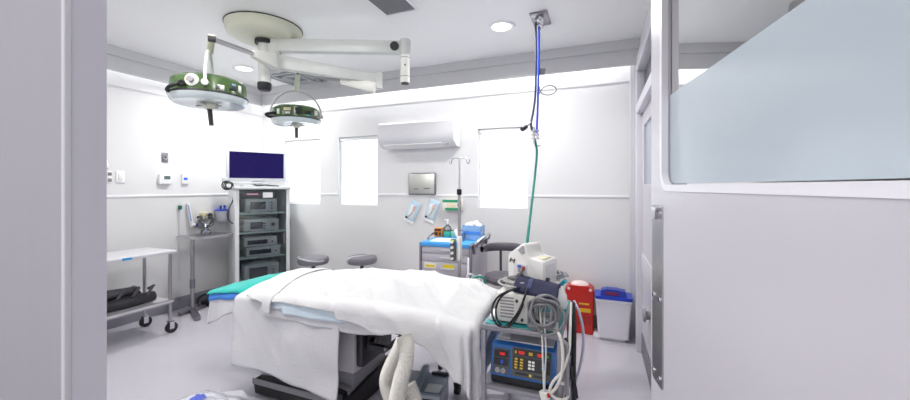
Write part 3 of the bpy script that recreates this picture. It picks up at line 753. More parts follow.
for sx in (-1, 1):
    for sy in (-1, 1):
        cx, cy = sx * (TW / 2 - .04), sy * (TD / 2 - .05)
        MB().cyl((cx - .014, cy, .04), (cx + .014, cy, .04), .04, n=18).bb(cx - .02, cx + .02, cy - .02, cy + .02, .06, .1).build('caster', M_blackr, **K)
MB().tube([(TW / 2 + .022, .1, .95), (TW / 2 + .1, .08, 1.0), (TW / 2 + .1, .06, .85), (TW / 2 + .04, .05, .8), (TW / 2 + .05, .05, .55)], .008, 8).build('side_cable', M_dark, **K)
MB().bb(TW / 2 + .022, TW / 2 + .07, .0, .12, .45, .68, .006).build('cable_holder', M_tower, **K)
def device(lab, x0, x1, z0, h, name='video_processor', style=0):
    t = thing(name, lab, 'medical device', tc + rotz(tr) @ Vector(((x0 + x1) / 2, -.022, z0)), tr, 'devices on the tower shelves')
    K = dict(parent=t, world=False); w = x1 - x0
    MB().bb(-w / 2, w / 2, -.19, .19, .008, h, .006).build('case', mat('device_grey', 'e4e7e8', .4), **K)
    MB().bb(-w / 2 + .006, w / 2 - .006, -.196, -.188, .016, h - .008, .003).build('front_panel', mat('device_front', 'd4dadc', .4), **K)
    for sx in (-1, 1): MB().bb(sx * w * .35 - .02, sx * w * .35 + .02, -.15, .15, .0, .009).build('foot', M_black, **K)
    if style == 0:
        MB().bb(-w / 2 + .05, w / 2 - .13, -.2, -.194, .04, h - .035, .002).build('screen', M_lcd, **K)
        MB().bb(w / 2 - .11, w / 2 - .02, -.2, -.194, .03, h - .03, .002).build('button_panel', M_lgrey, **K)
        for k in range(3): MB().cyl((w / 2 - .065, -.199, .05 + k * .035), (w / 2 - .065, -.206, .05 + k * .035), .01, n=12).build('button', M_dark, **K)
    elif style == 1:
        MB().bb(-w / 2 + .06, -w / 2 + .2, -.2, -.194, .035, h - .03, .002).build('screen', M_lcd, **K)
        MB().cyl((w / 2 - .07, -.194, h * .55), (w / 2 - .07, -.21, h * .55), .035, n=20).build('socket', M_lgrey, **K)
        MB().cyl((w / 2 - .07, -.208, h * .55), (w / 2 - .07, -.214, h * .55), .02, n=16).build('socket_core', M_dark, **K)
        for k in range(3): MB().bb(.01 + .0 * k, .04, -.2, -.194, .03 + k * .03, .045 + k * .03, .002).build('button', M_dark, **K)
    else:
        MB().bb(-w / 2 + .03, w / 2 - .11, -.2, -.194, h * .3, h * .75, .002).build('screen', M_lcd, **K)
        MB().cyl((w / 2 - .06, -.194, h * .5), (w / 2 - .06, -.208, h * .5), .026, n=20).build('knob', M_white, **K)
        MB().cyl((w / 2 - .06, -.207, h * .5), (w / 2 - .06, -.212, h * .5), .012, n=12).build('knob_cap', M_dark, **K)
device('grey medical device on the tower\'s top shelf, with a wide dark screen', -.19, .16, SH[0], .165, 'video_processor', 0)
device('grey medical device on the second tower shelf with round socket', -.20, .18, SH[1], .15, 'light_source', 1)
device('grey medical device on the third tower shelf, underneath another device', -.18, .2, SH[2], .118, 'insufflator', 2)
device('grey medical device stacked on top of another on the third shelf', -.2, .16, SH[2] + .12, .115, 'camera_control_unit', 2)
device('grey medical device on the lowest visible tower shelf, above the bed', -.2, .18, SH[3], .2, 'printer_unit', 0)
t = thing('paper_note', 'white paper note stuck at the top of the cabinet door', 'note', tc + rotz(tr) @ Vector((.04, -TD / 2 + .0, 1.31)), tr)
MB().bb(-.05, .06, -.004, -.001, -.04, .025).build('sheet', M_white, parent=t, world=False)
MB().bb(-.22, -.1, -.004, -.001, -.005, .012).build('pink_strip', mat('note_pink', 'd8a8c0', .6), parent=t, world=False)
# monitor
mz = TH + .035
t = thing('monitor', 'wide flat monitor with a dark violet screen on the tall cabinet', 'monitor', tc + rotz(tr) @ Vector((-.025, -.02, mz)), tr)
K = dict(parent=t, world=False)
mw, m0, m1 = .335, .065, .455
MB().bb(-mw, mw, -.02, .035, m0, m1, .012).build('housing', mat('monitor_silver', 'cfd0d6', .35), **K)
MB().bb(-mw + .03, mw - .03, -.0235, -.018, m0 + .04, m1 - .028).build('screen', M_screen, **K)
MB().bb(-.06, .06, -.01, .03, .015, m0 + .02, .006).build('neck', M_lgrey, **K)
MB().bb(-.17, .14, -.11, .13, .0, .016, .006).build('stand_base', M_lgrey, **K)
MB().bb(-mw - .02, .05, -.05, -.02, .03, .055, .006).build('tray_arm', M_lgrey, **K)
MB().bb(-mw - .045, -mw + .01, -.05, .02, m0 - .02, m0 + .045, .006).build('bracket', M_lgrey, **K)
cb = MB()
for k in range(3):
    cc = Vector((-mw + .0 + .012 * k, -.06, .015)); rr = .05 - .006 * k
    cb.tube([cc + Vector((rr * math.cos(a * PI / 4), -.006 * k, rr * math.sin(a * PI / 4))) for a in range(8)], .007, 6, 4, True)
cb.build('cable_coil', M_black, **K)
MB().tube([(-mw + .07, -.06, .0), (-mw + .06, -.09, -.15), (-mw + .0, -.11, -.3), (-mw + .02, -.12, -.41), (-mw + .1, -.12, -.45), (-mw + .17, -.1, -.46)], .008, 8).build('hanging_cable', mat('dark_violet_cable', '34304c', .45), **K)
MB().tube([(-.06, -.12, .03), (-.03, -.14, .012), (.06, -.15, .02), (.13, -.13, .012), (.2, -.1, .01), (.24, -.05, .008)], .007, 8).build('loose_lead', M_black, **K)

# ------------------------------------------------------------------ stools
def stool(c, lab, seat_h, r, tape, grp):
    t = thing('stool', lab, 'stool', (c.x, c.y, 0), 0, grp)
    K = dict(parent=t, world=False)
    MB().lathe([(0, seat_h), (r * .7, seat_h), (r * .93, seat_h - .012), (r, seat_h - .035), (r * .985, seat_h - .06), (r * .94, seat_h - .08), (r * .8, seat_h - .088), (0, seat_h - .088)], (0, 0, 0), 40).build('seat', M_seat, **K)
    MB().cyl((0, 0, .1), (0, 0, seat_h - .08), .022, n=16).build('gas_column', M_black, **K)
    MB().lathe([(.0, .2), (.03, .2), (.032, .11), (.0, .1)], (0, 0, 0), 16).build('column_sleeve', M_dark, **K)
    for k in range(5):
        a = 2 * PI * k / 5 + .3
        L = MB().beam((0, 0, .12), (.21 * math.cos(a), .21 * math.sin(a), .075), .035, .03, .005).build('leg', M_dark, **K)
        w = Vector((.215 * math.cos(a), .215 * math.sin(a), .027))
        MB().cyl(w + Vector((-.012, 0, 0)), w + Vector((.012, 0, 0)), .027, n=16).cyl(w, w + Vector((0, 0, .045)), .008, n=8).build('caster', M_blackr, L, world=False)
    if tape == 1:   # curved band of tape round the seat
        b = MB().tube([(r * .99 * math.cos(a), r * .99 * math.sin(a) * .99, seat_h - .02 + .016 * math.sin((a + PI) * 1.6)) for a in [(-PI * .95 + k * PI * .9 / 10) for k in range(11)]], .009, 8)
        b.build('tape', M_tape, **K)
    else:           # strip of tape across the seat
        prof = [(-r * 1.005, seat_h - .065), (-r * 1.008, seat_h - .035), (-r * .94, seat_h - .009), (-r * .7, seat_h + .003), (r * .7, seat_h + .003), (r * .95, seat_h - .009), (r * 1.01, seat_h - .035)]
        an = tape
        d1 = Vector((math.cos(an), math.sin(an), 0)); d2 = Vector((-d1.y, d1.x, 0))
        MB().grid(lambda u, v: d1 * prof[round(u * 6)][0] + d2 * (v - .5) * .055 + Vector((0, 0, prof[round(u * 6)][1])), 6, 1).build('tape', M_tape, solid=.002, **K)
    return t
stool(atZ(313.5, 261, .545), 'round grey stool with tape curved round its seat, nearest the cabinet', .60, .172, 1, 'round stools behind the bed')
stool(atZ(362, 260.5, .545), 'round grey stool with a tape strip across its seat', .60, .172, 1.02, 'round stools behind the bed')
# stool with a back ring
c = atZ(504, 277, .57)
t = thing('backrest_stool', 'dark grey stool with a curved backrest behind the equipment trolley', 'stool', (c.x, c.y, 0), math.radians(22))
K = dict(parent=t, world=False)
MB().lathe([(0, .60), (.13, .60), (.172, .59), (.185, .567), (.176, .535), (.14, .52), (0, .52)], (0, 0, 0), 40).build('seat', M_seatd, **K)
P = [(.215 * math.cos(a), .215 * math.sin(a)) for a in [math.radians(20 + 14 * k) for k in range(11)]]
br = MB()
def backf(u, v):
    a = math.radians(15 + 150 * u); rr = .208 + .017 * math.cos(2 * PI * v); z = .818 + .042 * math.sin(2 * PI * v) * (1 - .3 * abs(2 * u - 1) ** 4)
    return Vector((rr * math.cos(a), rr * math.sin(a), z))
br.grid(backf, 28, 14); br.build('backrest', M_seatd, ang=80, **K)
MB().tube([(0, .1, .515), (0, .185, .525), (0, .225, .61), (0, .23, .79)], .012, 8).build('backrest_arm', M_dark, **K)
MB().cyl((0, 0, .1), (0, 0, .525), .024, n=16).build('gas_column', M_black, **K)
for k in range(5):
    a = 2 * PI * k / 5 + .3
    L = MB().beam((0, 0, .12), (.21 * math.cos(a), .21 * math.sin(a), .075), .035, .03, .005).build('leg', M_dark, **K)
    w = Vector((.215 * math.cos(a), .215 * math.sin(a), .027))
    MB().cyl(w + Vector((-.012, 0, 0)), w + Vector((.012, 0, 0)), .027, n=16).cyl(w, w + Vector((0, 0, .045)), .008, n=8).build('caster', M_blackr, L, world=False)

# ------------------------------------------------------------------ drug cart
X0, X1, Y0, Y1 = -1.585, -1.075, 3.10, 3.62
t = thing('drug_cart', 'grey multi-drawer medical cart against the back wall', 'cart', ((X0 + X1) / 2, (Y0 + Y1) / 2, 0))
MB().bb(X0, X1, Y0 + .012, Y1, .1, .86, .008).build('body', M_cart, t)
MB().bb(X0 - .006, X1 + .006, Y0 - .004, Y1 + .004, .855, .878, .006).build('top', M_carttrim, t)
dz = [(.785, .848), (.712, .778), (.59, .705), (.36, .582), (.13, .352)]
for k, (a, b) in enumerate(dz):
    dr = MB().bb(X0 + .02, X1 - .02, Y0, Y0 + .03, a, b, .006).build('drawer', M_cart, t)
    mx = (X0 + X1) / 2 + .03
    MB().bb(mx - .07, mx + .07, Y0 - .014, Y0 - .001, (a + b) / 2 - .008, (a + b) / 2 + .01, .005).build('drawer_handle', M_lgrey, dr)
    if k == 2:
        MB().bb(X0 + .05, X0 + .17, Y0 - .004, Y0 + .001, b - .06, b - .012).build('paper_label', mat('label_white', 'e8e6d8', .6), dr)
        MB().bb(X0 + .065, X0 + .155, Y0 - .006, Y0 - .003, b - .05, b - .028).build('yellow_mark', M_yellow, dr)
        MB().bb(X0 + .24, X0 + .35, Y0 - .004, Y0 + .001, b - .058, b - .016).build('yellow_label', M_yellow, dr)
MB().bb(X0 - .004, X0 + .018, Y0 - .006, Y0 + .03, .1, .855, .004).build('corner_post', M_carttrim, t)
MB().bb(X1 - .018, X1 + .004, Y0 - .006, Y0 + .03, .1, .855, .004).build('corner_post', M_carttrim, t)
for x, y in ((X0, Y0 + .28), (X1, Y0)):
    pass
MB().tube([(X1 - .01, Y0 + .05, .85), (X1 + .02, Y0 + .05, .85), (X1 + .035, Y0 + .06, .9), (X1 + .035, Y1 - .05, .93), (X1 + .02, Y1 - .02, .87)], .012, 8).build('side_rail', M_chrome, t)
MB().tube([(X0 + .01, Y0 + .2, .87), (X0 - .01, Y0 + .2, .9), (X0 - .01, Y1 - .04, .94), (X0 + .1, Y1 - .01, .94), (X1 - .1, Y1 - .01, .94), (X1, Y1 - .02, .88)], .010, 8).build('gallery_rail', M_chrome, t)
MB().cyl((X1 + .012, Y0 + .06, .79), (X1 + .012, Y0 + .06, .87), .014, n=12).build('rail_post', M_steeld, t)
MB().cyl((X1 + .012, Y1 - .08, .80), (X1 + .012, Y1 - .08, .88), .014, n=12).build('rail_post', M_steeld, t)
for x in (X0 + .05, X1 - .05):
    for y in (Y0 + .06, Y1 - .06):
        MB().cyl((x - .014, y, .045), (x + .014, y, .045), .045, n=18).bb(x - .02, x + .02, y - .02, y + .02, .06, .101).build('caster', M_blackr, t)
TOPZ = .878
m = MB(); m.bb(X0 + .01, X1 - .015, Y0 - .003, Y1 - .06, TOPZ, TOPZ + .006, .002); m.bb(X0 + .01, X1 - .015, Y0 - .012, Y0 - .006, TOPZ - .03, TOPZ + .006, .002)
tag(m.build('absorbent_mat', mat('mat_blue', '4aa0e8', .7)), 'blue absorbent mat covering the top of the drug cart', 'mat')
t = tag(MB().box((X0 + .2, Y0 + .17, TOPZ + .009), (.26, .22, .005), rotz(.08), .002).build('paper_sheet', mat('paper_white', 'efefef', .7)), 'white papers lying on the blue mat of the cart', 'paper')
zc = TOPZ + .007
c = atY(439, 236, 3.5)
t = thing('card_box', 'small orange and brown carton with black print on the cart', 'box', (c.x, 3.5, zc))
MB().box((c.x, 3.5, zc + .045), (.085, .06, .09), rotz(.1), .003).build('carton', M_orange, t)
MB().box((c.x, 3.466, zc + .072), (.07, .006, .02), rotz(.1)).build('print_band', mat('print_brown', '4a2c1c', .6), t)
MB().box((c.x - .015, 3.466, zc + .032), (.03, .006, .03), rotz(.1)).box((c.x + .025, 3.468, zc + .03), (.02, .006, .03), rotz(.1)).build('print_marks', mat('print_brown', '4a2c1c', .6), t)
c = atY(447.5, 236, 3.5)
t = thing('pump_bottle', 'clear pump bottle of green gel on the cart', 'bottle', (c.x, 3.5, zc))
MB().lathe([(0, 0), (.038, 0), (.042, .01), (.042, .055), (.04, .06)], (c.x, 3.5, zc), 24).build('gel', mat('green_gel', '3fa892', .25), t)
MB().lathe([(.0405, .058), (.041, .09), (.03, .11), (.014, .118), (.014, .135), (0, .135)], (c.x, 3.5, zc), 24).build('bottle_neck', M_clear, t)
MB().cyl((c.x, 3.5, zc + .13), (c.x, 3.5, zc + .175), .008, n=10).beam((c.x - .03, 3.49, zc + .175), (c.x + .012, 3.5, zc + .175), .016, .014, .003).build('pump', M_white, t)
c = atY(454.5, 236, 3.5)
t = tag(MB().box((c.x, 3.5, zc + .025), (.06, .05, .05), rotz(-.1), .004).build('small_box', mat('box_green', '7db8a8', .6)), 'small green grey box between the pump bottle and the pole', 'box')
c = atY(473.5, 240, 3.42)
t = thing('supply_bin', 'clear blue open supply bin holding white packets on the cart', 'bin', (c.x, 3.42, zc))
bx = MB(); w, dd, hh = .19, .13, .14
for a in ((-w / 2, -w / 2 + .004, -dd / 2, dd / 2), (w / 2 - .004, w / 2, -dd / 2, dd / 2), (-w / 2, w / 2, dd / 2 - .004, dd / 2), (-w / 2, w / 2, -dd / 2, -dd / 2 + .004)):
    bx.bb(c.x + a[0], c.x + a[1], 3.42 + a[2], 3.42 + a[3], zc, zc + hh)
bx.bb(c.x - w / 2, c.x + w / 2, 3.42 - dd / 2, 3.42 + dd / 2, zc, zc + .004)
bx.build('bin_shell', mat('bin_blue_clear', '9cc8f0', .2, alpha=.55), t)
MB().bb(c.x - w / 2 + .004, c.x + w / 2 - .004, 3.42 - dd / 2 - .002, 3.42 - dd / 2 + .003, zc + .055, zc + .085).build('blue_band', mat('band_blue', '4a8fe0', .5), t)
for k in range(4):
    t = tag(MB().lathe([(0, -.034), (.022, -.026), (.032, 0), (.022, .026), (0, .034)], (c.x - .065 + .043 * k, 3.42 + .02 * (-1) ** k, zc + .13 + .012 * (k % 3)), 12, Euler((.3 * k, .4, k))).build('gauze_packet', mat('gauze_white', 'eef1f4', .7)),
            ['white gauze packet at the far left of the blue bin', 'white gauze packet second from the left in the blue bin', 'white gauze packet second from the right in the blue bin', 'white gauze packet at the far right of the blue bin'][k], 'packet', 'gauze packets in the blue bin')
c = atY(462.5, 240, 3.3)
tag(MB().lathe([(0, .003), (.022, .003), (.03, .07), (.027, .07), (.02, 0), (0, 0)], (c.x, 3.3, zc), 20).build('plastic_cup', M_clear), 'clear plastic cup just right of the pole on the cart', 'cup')
c = atY(456.3, 232, 3.25)
t = thing('spray_tube', 'white tilted tube leaning behind the pole on the cart', 'tube', (c.x, 3.25, zc))
MB().beam((c.x + .03, 3.25, zc + .02), (c.x - .015, 3.26, zc + .11), .022, .03, .006).build('tube_body', M_white, t)
MB().bb(c.x + .01, c.x + .055, 3.22, 3.28, zc, zc + .02, .004).build('tube_cap', M_lgrey, t)

# ------------------------------------------------------------------ IV pole
PX, PY = atY(459.3, 250, 2.76).x, 2.76
t = thing('iv_pole', 'tall steel drip pole with double hook in front of the cart', 'drip pole', (PX, PY, 0))
ztop = atY(459, 158.5, PY).z; zj = atY(459, 192, PY).z
MB().cyl((PX, PY, .09), (PX, PY, zj), .0125, n=14).build('outer_tube', M_steel, t)
MB().cyl((PX, PY, zj), (PX, PY, ztop), .0085, n=12).build('inner_tube', M_chrome, t)
MB().lathe([(.012, -.025), (.02, -.02), (.02, .02), (.012, .025)], (PX, PY, zj), 16).build('collar', M_black, t)
for s in (-1, 1):
    MB().tube([(PX, PY, ztop - .02), (PX, PY, ztop), (PX + s * .03, PY, ztop + .004), (PX + s * .06, PY, ztop - .003), (PX + s * .068, PY, ztop - .035), (PX + s * .08, PY, ztop - .042), (PX + s * .09, PY, ztop - .01)], .0045, 8).build('hook', M_chrome, t)
MB().cyl((PX, PY, .07), (PX, PY, .13), .03, n=16).build('base_hub', M_dark, t)
for k in range(5):
    a = 2 * PI * k / 5 + .5
    L = MB().beam((PX, PY, .1), (PX + .2 * math.cos(a), PY + .2 * math.sin(a), .07), .03, .025, .004).build('leg', M_steel, t)
    w = Vector((PX + .2 * math.cos(a), PY + .2 * math.sin(a), .025))
    MB().cyl(w + Vector((-.01, 0, 0)), w + Vector((.01, 0, 0)), .025, n=14).cyl(w, w + Vector((0, 0, .045)), .007, n=8).build('caster', M_blackr, L)
# valve strip clamped to the pole
p, q = atY(450.5, 239, PY - .05), atY(455.5, 261, PY - .05)
t2 = MB().bb(p.x, q.x, PY - .06, PY - .025, q.z, p.z, .005).build('valve_strip', mat('strip_dark', '56565c', .4), t)
for k in range(4):
    z = p.z - .02 - k * (p.z - q.z - .04) / 3
    MB().cyl(((p.x + q.x) / 2, PY - .062, z), ((p.x + q.x) / 2, PY - .08, z), .011, n=14).build('valve_knob', M_ivory, t2)
MB().bb(p.x + .005, q.x - .005, PY - .064, PY - .058, p.z - .014, p.z - .004).build('green_tab', mat('tab_green', 'a8c83c', .5), t2)
MB().bb(q.x + .004, PX + .02, PY - .035, PY + .02, q.z + .0, p.z + .02, .008).build('pole_clamp', M_ivory, t)
# small bundle of tubes hanging at the foot end
t = thing('tube_bundle', 'white and green tubes looping up beside the foot of the bed', 'tubes', atD(475, 280, 2.9))
for k, (x0, y0, w, h) in enumerate(((466, 281, 8, 10), (471, 282, 9, 8), (475, 283, 8, 11))):
    dd = 2.62 + .04 * k
    MB().tube([atD(x0, y0 + 25, dd), atD(x0 + .5, y0, dd), atD(x0 + w * .3, y0 - h * .6, dd), atD(x0 + w * .8, y0 - h * .6, dd), atD(x0 + w, y0, dd), atD(x0 + w + 2, y0 + 25, dd)], .007, 8).build('loop', M_white if k else M_lgrey, t)
MB().tube([atD(472, 279, 2.6), atD(478, 276.5, 2.6), atD(483, 278, 2.6), atD(485, 284, 2.6), atD(485, 300, 2.6)], .009, 8).build('green_loop', M_greenhose, t)
MB().cyl(atD(468.5, 258, 2.66), atD(468.3, 290, 2.66), .007, n=10).build('stem', M_white, t)

# ------------------------------------------------------------------ operating table
RX = [-2.62, -2.45, -2.3, -2.02, -1.6, -1.3, -1.05, -.74, -.62]
RZ = [.645, .68, .71, .742, .782, .812, .815, .78, .735]
def ridge(x):
    if x <= RX[0]: return RZ[0]
    for i in range(len(RX) - 1):
        if x <= RX[i + 1]:
            u = (x - RX[i]) / (RX[i + 1] - RX[i]); u = u * u * (3 - 2 * u) * .5 + u * .5
            return RZ[i] + (RZ[i + 1] - RZ[i]) * u
    return RZ[-1]
BC = 2.07
def topz(x, y, off=0):
    u = max(-1, min(1, (y - BC) / .33)); r_ = ridge(x); k = max(0, min(1, (x + 2.6) / .35))
    return r_ - ((r_ - .64) * .62 * k + .01) * abs(u) ** 2.4 + off
t = thing('operating_table', 'black and grey operating table under the white drapes', 'operating table', (-1.8, 2.06, 0))
bx0, bx1, by0, by1 = -2.16, -1.43, 1.80, 2.32
base = MB()
for s in (0, 1):
    y = by0 if s == 0 else by1
base.prism([(bx0 + .03, .02), (bx1 - .05, .02), (bx1, .05), (bx1, .16), (bx1 - .12, .17), (bx0 + .1, .135), (bx0, .12), (bx0, .05)], lambda u, v, w: Vector((u, by0 + .045 + w, v)), by1 - by0 - .09)
base.build('base', mat('base_top', '9a979e', .35), t)
for s in (0, 1):
    y = by0 if s == 0 else by1 - .045
    MB().prism([(bx0, .015), (bx1 - .03, .015), (bx1, .04), (bx1 - .01, .15), (bx1 - .1, .165), (bx0 + .1, .125), (bx0 + .01, .12), (bx0 - .01, .08)], lambda u, v, w: Vector((u, y + w, v)), .045).build('base_fender', M_black, t)
MB().bb(bx0 - .015, bx1 - .12, by0 - .008, by0 - .001, .078, .118, .003).build('base_strip', M_grey, t)
# sloping end plate with the fender lifted toward the far side
MB().prism([(by0, .02), (by1, .02), (by1, .17), (by1 - .05, .185), (by0, .12)], lambda u, v, w: Vector((bx1 - .02 + w, u, v)), .045).build('base_end', M_blackr, t)
for x in (bx0 + .08, bx1 - .1):
    for y in (by0 + .08, by1 - .08): MB().lathe([(0, 0), (.025, 0), (.03, .02), (0, .021)], (x, y, 0), 14).build('foot', M_black, t)
MB().bb(-1.95, -1.42, 1.88, 2.25, .15, .30, .02).build('column_skirt', M_grey, t)
MB().bb(-1.9, -1.385, 1.84, 2.24, .26, .545, .02).build('column', mat('column_grey', 'c8c6c9', .4), t)
MB().bb(-1.93, -1.40, 1.90, 2.26, .50, .56, .01).build('tilt_frame', M_dark, t)
MB().bb(-1.388, -1.335, 1.855, 2.2, .30, .535, .018).build('column_end_cover', M_dark, t)
MB().bb(-1.34, -1.29, 1.88, 2.0, .40, .51, .02).build('drive_cover', M_black, t)
MB().bb(-2.3, -.66, 1.82, 2.32, .555, .60, .01).build('table_frame', M_dark, t)
MB().grid(lambda u, v: Vector((-2.26 + 1.6 * u, 1.80 + .54 * v, .62 + (topz(-2.26 + 1.6 * u, 1.80 + .54 * v, -.03) - .62) * min(1, 8 * v, 8 * (1 - v), 12 * u, 12 * (1 - u)))), 30, 14).bb(-2.27, -.66, 1.805, 2.335, .60, .625, .01).build('mattress', mat('mattress_black', '26262c', .5), t)
MB().bb(-2.55, -2.28, 1.86, 2.28, .52, .56, .01).bb(-2.56, -2.3, 1.86, 2.26, .56, .61, .015).build('head_section', mat('mattress_black', '26262c', .5), t)
a0 = atY(370, 344, 1.86); 
MB().beam((-1.31, 1.94, .46), atY(371, 345.5, 1.82), .03, .035, .004).build('leg_bracket', M_black, t)
MB().beam(atY(369, 346, 1.82), atY(386.5, 349.5, 1.82), .03, .034, .004).build('arm_bar', M_black, t)
MB().beam(atY(385, 350, 1.82), atY(404, 335, 1.80), .03, .03, .004).build('arm_bar', M_black, t)
MB().cyl(atY(386, 347.5, 1.79), atY(386, 350.5, 1.79), .012, n=12).build('arm_pivot', M_steeld, t)

# drapes: cloth laid over the table
def cloth(name, m, x0, x1, front, back, off, rad=.03, yb=(1.77, 2.37), xb=(-2.3, -.64), nu=90, nv=90, seed=0, wr=.006, rip=.012, ripk=22, label='', cat='sheet', skew=None, ztop=topz, solid=.004, group=None, crease=()):
    """x0, x1 unfolded extents along the table; front(x)/back(x) lengths hanging past the mattress edge"""
    def f(u, v):
        x = x0 + (x1 - x0) * u
        fr, bk = front(x) + (.57 * (rad + off) if front(x) > .1 else 0), back(x)
        y = (yb[0] - fr) + (yb[1] + bk - yb[0] + fr) * v
        if skew: x += skew(v)
        qx = max(xb[0], min(xb[1], x)); qy = max(yb[0], min(yb[1], y))
        e = Vector((x - qx, y - qy, 0)); d = e.length
        n1 = noise.noise(Vector((x * 3.1, y * 4.3, seed))); n2 = noise.noise(Vector((x * 8.7 + 3, y * 6.1, seed + 7.3)))
        n3 = 1 - abs(noise.noise(Vector((x * 5.5 + y * 2.6 + .35 * n1, y * 1.7 - x * .6, seed + 3)))) * 2.2
        if d < 1e-6:
            z = ztop(x, y) + off + wr * (n1 + .5 * n2) + wr * 1.05 * max(0, n3) ** 3
            for (cx_, cy_, ca, cl, ch) in crease:
                dx, dy = x - cx_, y - cy_
                lx, ly = dx * math.cos(ca) + dy * math.sin(ca), -dx * math.sin(ca) + dy * math.cos(ca)
                z += ch * math.exp(-(ly / .022) ** 2 - (lx / cl) ** 2)
            return Vector((x, y, z))
        dr = e / d; r_ = rad + off
        L = r_ * PI / 2
        if d < L: out, down = r_ * math.sin(d / r_), r_ * (1 - math.cos(d / r_))
        else: out, down = r_ + .05 * (d - L), r_ + (d - L)
        tang = -dr.y * x + dr.x * y if abs(dr.x) > 1e-4 and abs(dr.y) > 1e-4 else (x if abs(dr.y) > .5 else y)
        fade = min(1, d / .25)
        corner = abs(dr.x * dr.y) * 2
        an = math.atan2(dr.y, dr.x)
        rp = math.sin(tang * ripk + seed + 2.5 * n1) * (1 - corner) + math.sin(an * 9 + seed) * corner * 1.6
        out += fade * (rip * (rp + .4) + rip * .5 * n2) + wr * (.5 * n1 + 1.1 * max(0, n3) ** 3)
        z = ztop(qx, qy) + off - down + .3 * wr * n2
        return Vector((qx + dr.x * out, qy + dr.y * out, z))
    o = MB().grid(f, nu, nv).build(name, m, ang=180, solid=solid)
    return tag(o, label, cat, group)
def edge(xs, hs):
    def f(x):
        if x <= xs[0]: return hs[0]
        for i in range(len(xs) - 1):
            if x <= xs[i + 1]:
                u = (x - xs[i]) / (xs[i + 1] - xs[i]); u = u * u * (3 - 2 * u); return hs[i] + (hs[i + 1] - hs[i]) * u
        return hs[-1]
    return f
EH = lambda x: topz(x, 1.77)
def hem(xs, zs):
    e = edge(xs, zs)
    return lambda x: EH(x) - e(x)
K0 = lambda x: .12
# lower drape hanging in front of the base
cloth('side_drape', M_sheet2, -2.27, -1.40, hem([-2.27, -2.05, -1.7, -1.4], [.225, .235, .185, .165]), lambda x: .3, .004, label='white side drape hanging low in front of the table base', wr=.004, rip=.007, ripk=9, seed=2, nu=60, nv=110)
cloth('under_sheet', M_sheet2, -1.99, -1.10, hem([-2.2, -1.9, -1.6, -1.3, -1.1], [.575, .57, .56, .555, .58]), lambda x: .2, .010, label='white under sheet showing below the pale blue sheet', seed=11, rip=.008, ripk=14, nu=80, nv=80)
cloth('blue_sheet', M_paleblue, -1.97, -1.22, hem([-2.2, -1.7, -1.4, -1.2], [.588, .594, .598, .63]), lambda x: .15, .020, label='pale blue sheet showing as a thin band along the near side', seed=11, rip=.008, ripk=14, nu=80, nv=80)
top_front = hem([-2.2, -1.75, -1.45, -1.28, -1.12, -.98, -.86, -.74, -.66, -.58], [.62, .618, .615, .605, .572, .592, .545, .455, .41, .38])
cloth('top_sheet', M_sheet, -2.09, -.64 + .36, top_front, lambda x: .22, .030, rad=.035, label='large white crumpled top sheet covering the table down to its foot end', seed=11, wr=.013, rip=.013, ripk=14, nu=150, nv=130,
      crease=((-1.2, 1.95, -.5, .3, .014), (-.95, 1.95, -.7, .25, .016), (-1.5, 2.0, -.3, .25, .012), (-.85, 2.05, -.25, .3, .014), (-1.75, 1.92, .2, .2, .012), (-1.05, 1.84, -.9, .15, .012)))
cloth('folded_sheet', M_sheet2, -2.13, -1.9, hem([-2.13, -2.05, -1.9], [.615, .60, .575]), lambda x: -.12, .040, rad=.04, label='white folded-over sheet lying slantwise across the head end', seed=14, rip=.004, skew=lambda v: -.04 * max(0, v - .12), nu=30, nv=60, solid=.008)
cloth('head_sheet', M_sheet2, -2.72, -2.2, lambda x: .17 + .03 * math.sin(x * 14), lambda x: .12, -.012, xb=(-2.575, -2.3), yb=(1.82, 2.3), label='white sheet hanging from the head end under the teal towel', seed=21, rip=.014, ripk=24, nu=60, nv=60)
cloth('blue_towel', M_blue, -2.63, -2.22, lambda x: .075, lambda x: .05, .002, xb=(-2.585, -2.3), yb=(1.82, 2.3), label='bright blue cloth edge showing just under the teal towel', seed=23, rip=.006, nu=50, nv=40, cat='cloth')
cloth('teal_towel', M_teal, -2.625, -2.05, lambda x: .045, lambda x: .04, .014, xb=(-2.59, -2.3), yb=(1.82, 2.3), label='teal green towel spread over the head end of the table', seed=25, rip=.006, nu=60, nv=40, cat='towel')

# ------------------------------------------------------------------ warming blower with its hose
WZ = 0.115
c = Vector((-1.02, 2.06, 0))
t = thing('warming_unit', 'grey air warming unit on the floor with a ribbed white hose', 'warming unit', c, math.radians(10))
K = dict(parent=t, world=False)
MB().bb(-.13, .13, -.12, .12, .01, .175, .015).build('housing', mat('unit_pale', 'a3a9b4', .4), **K)
MB().bb(-.13, .135, -.125, .125, .172, .187, .005).build('lid', mat('unit_slate', '6f7a8a', .35), **K)
MB().prism([(-.11, .185), (.11, .185), (.11, .24), (.07, .245), (-.11, .202)], lambda u, v, w: Vector((-.035 + w, u, v)), .035).build('handle_fin', mat('unit_fin', '8794a6', .4), **K)
MB().bb(.02, .13, .09, .115, .185, .202, .006).build('rear_grip', M_dark, **K)
MB().bb(.112, .128, .105, .12, .195, .225, .004).build('grip_post', M_lgrey, **K)
MB().bb(-.0, .1, -.124, -.118, .04, .15, .004).build('front_panel', M_dark, **K)
MB().bb(.03, .12, -.11, -.02, .184, .19, .003).build('top_label', M_lgrey, **K)
hp = [atD(404, 337, 1.86), atD(407, 347, 1.83), atD(406, 362, 1.80), atD(401, 380, 1.78), atD(397, 400, 1.78), atD(396, 425, 1.82)]
MB().tube(hp, .037, 16, 22, ridge=.07).build('hose', M_hose, t)
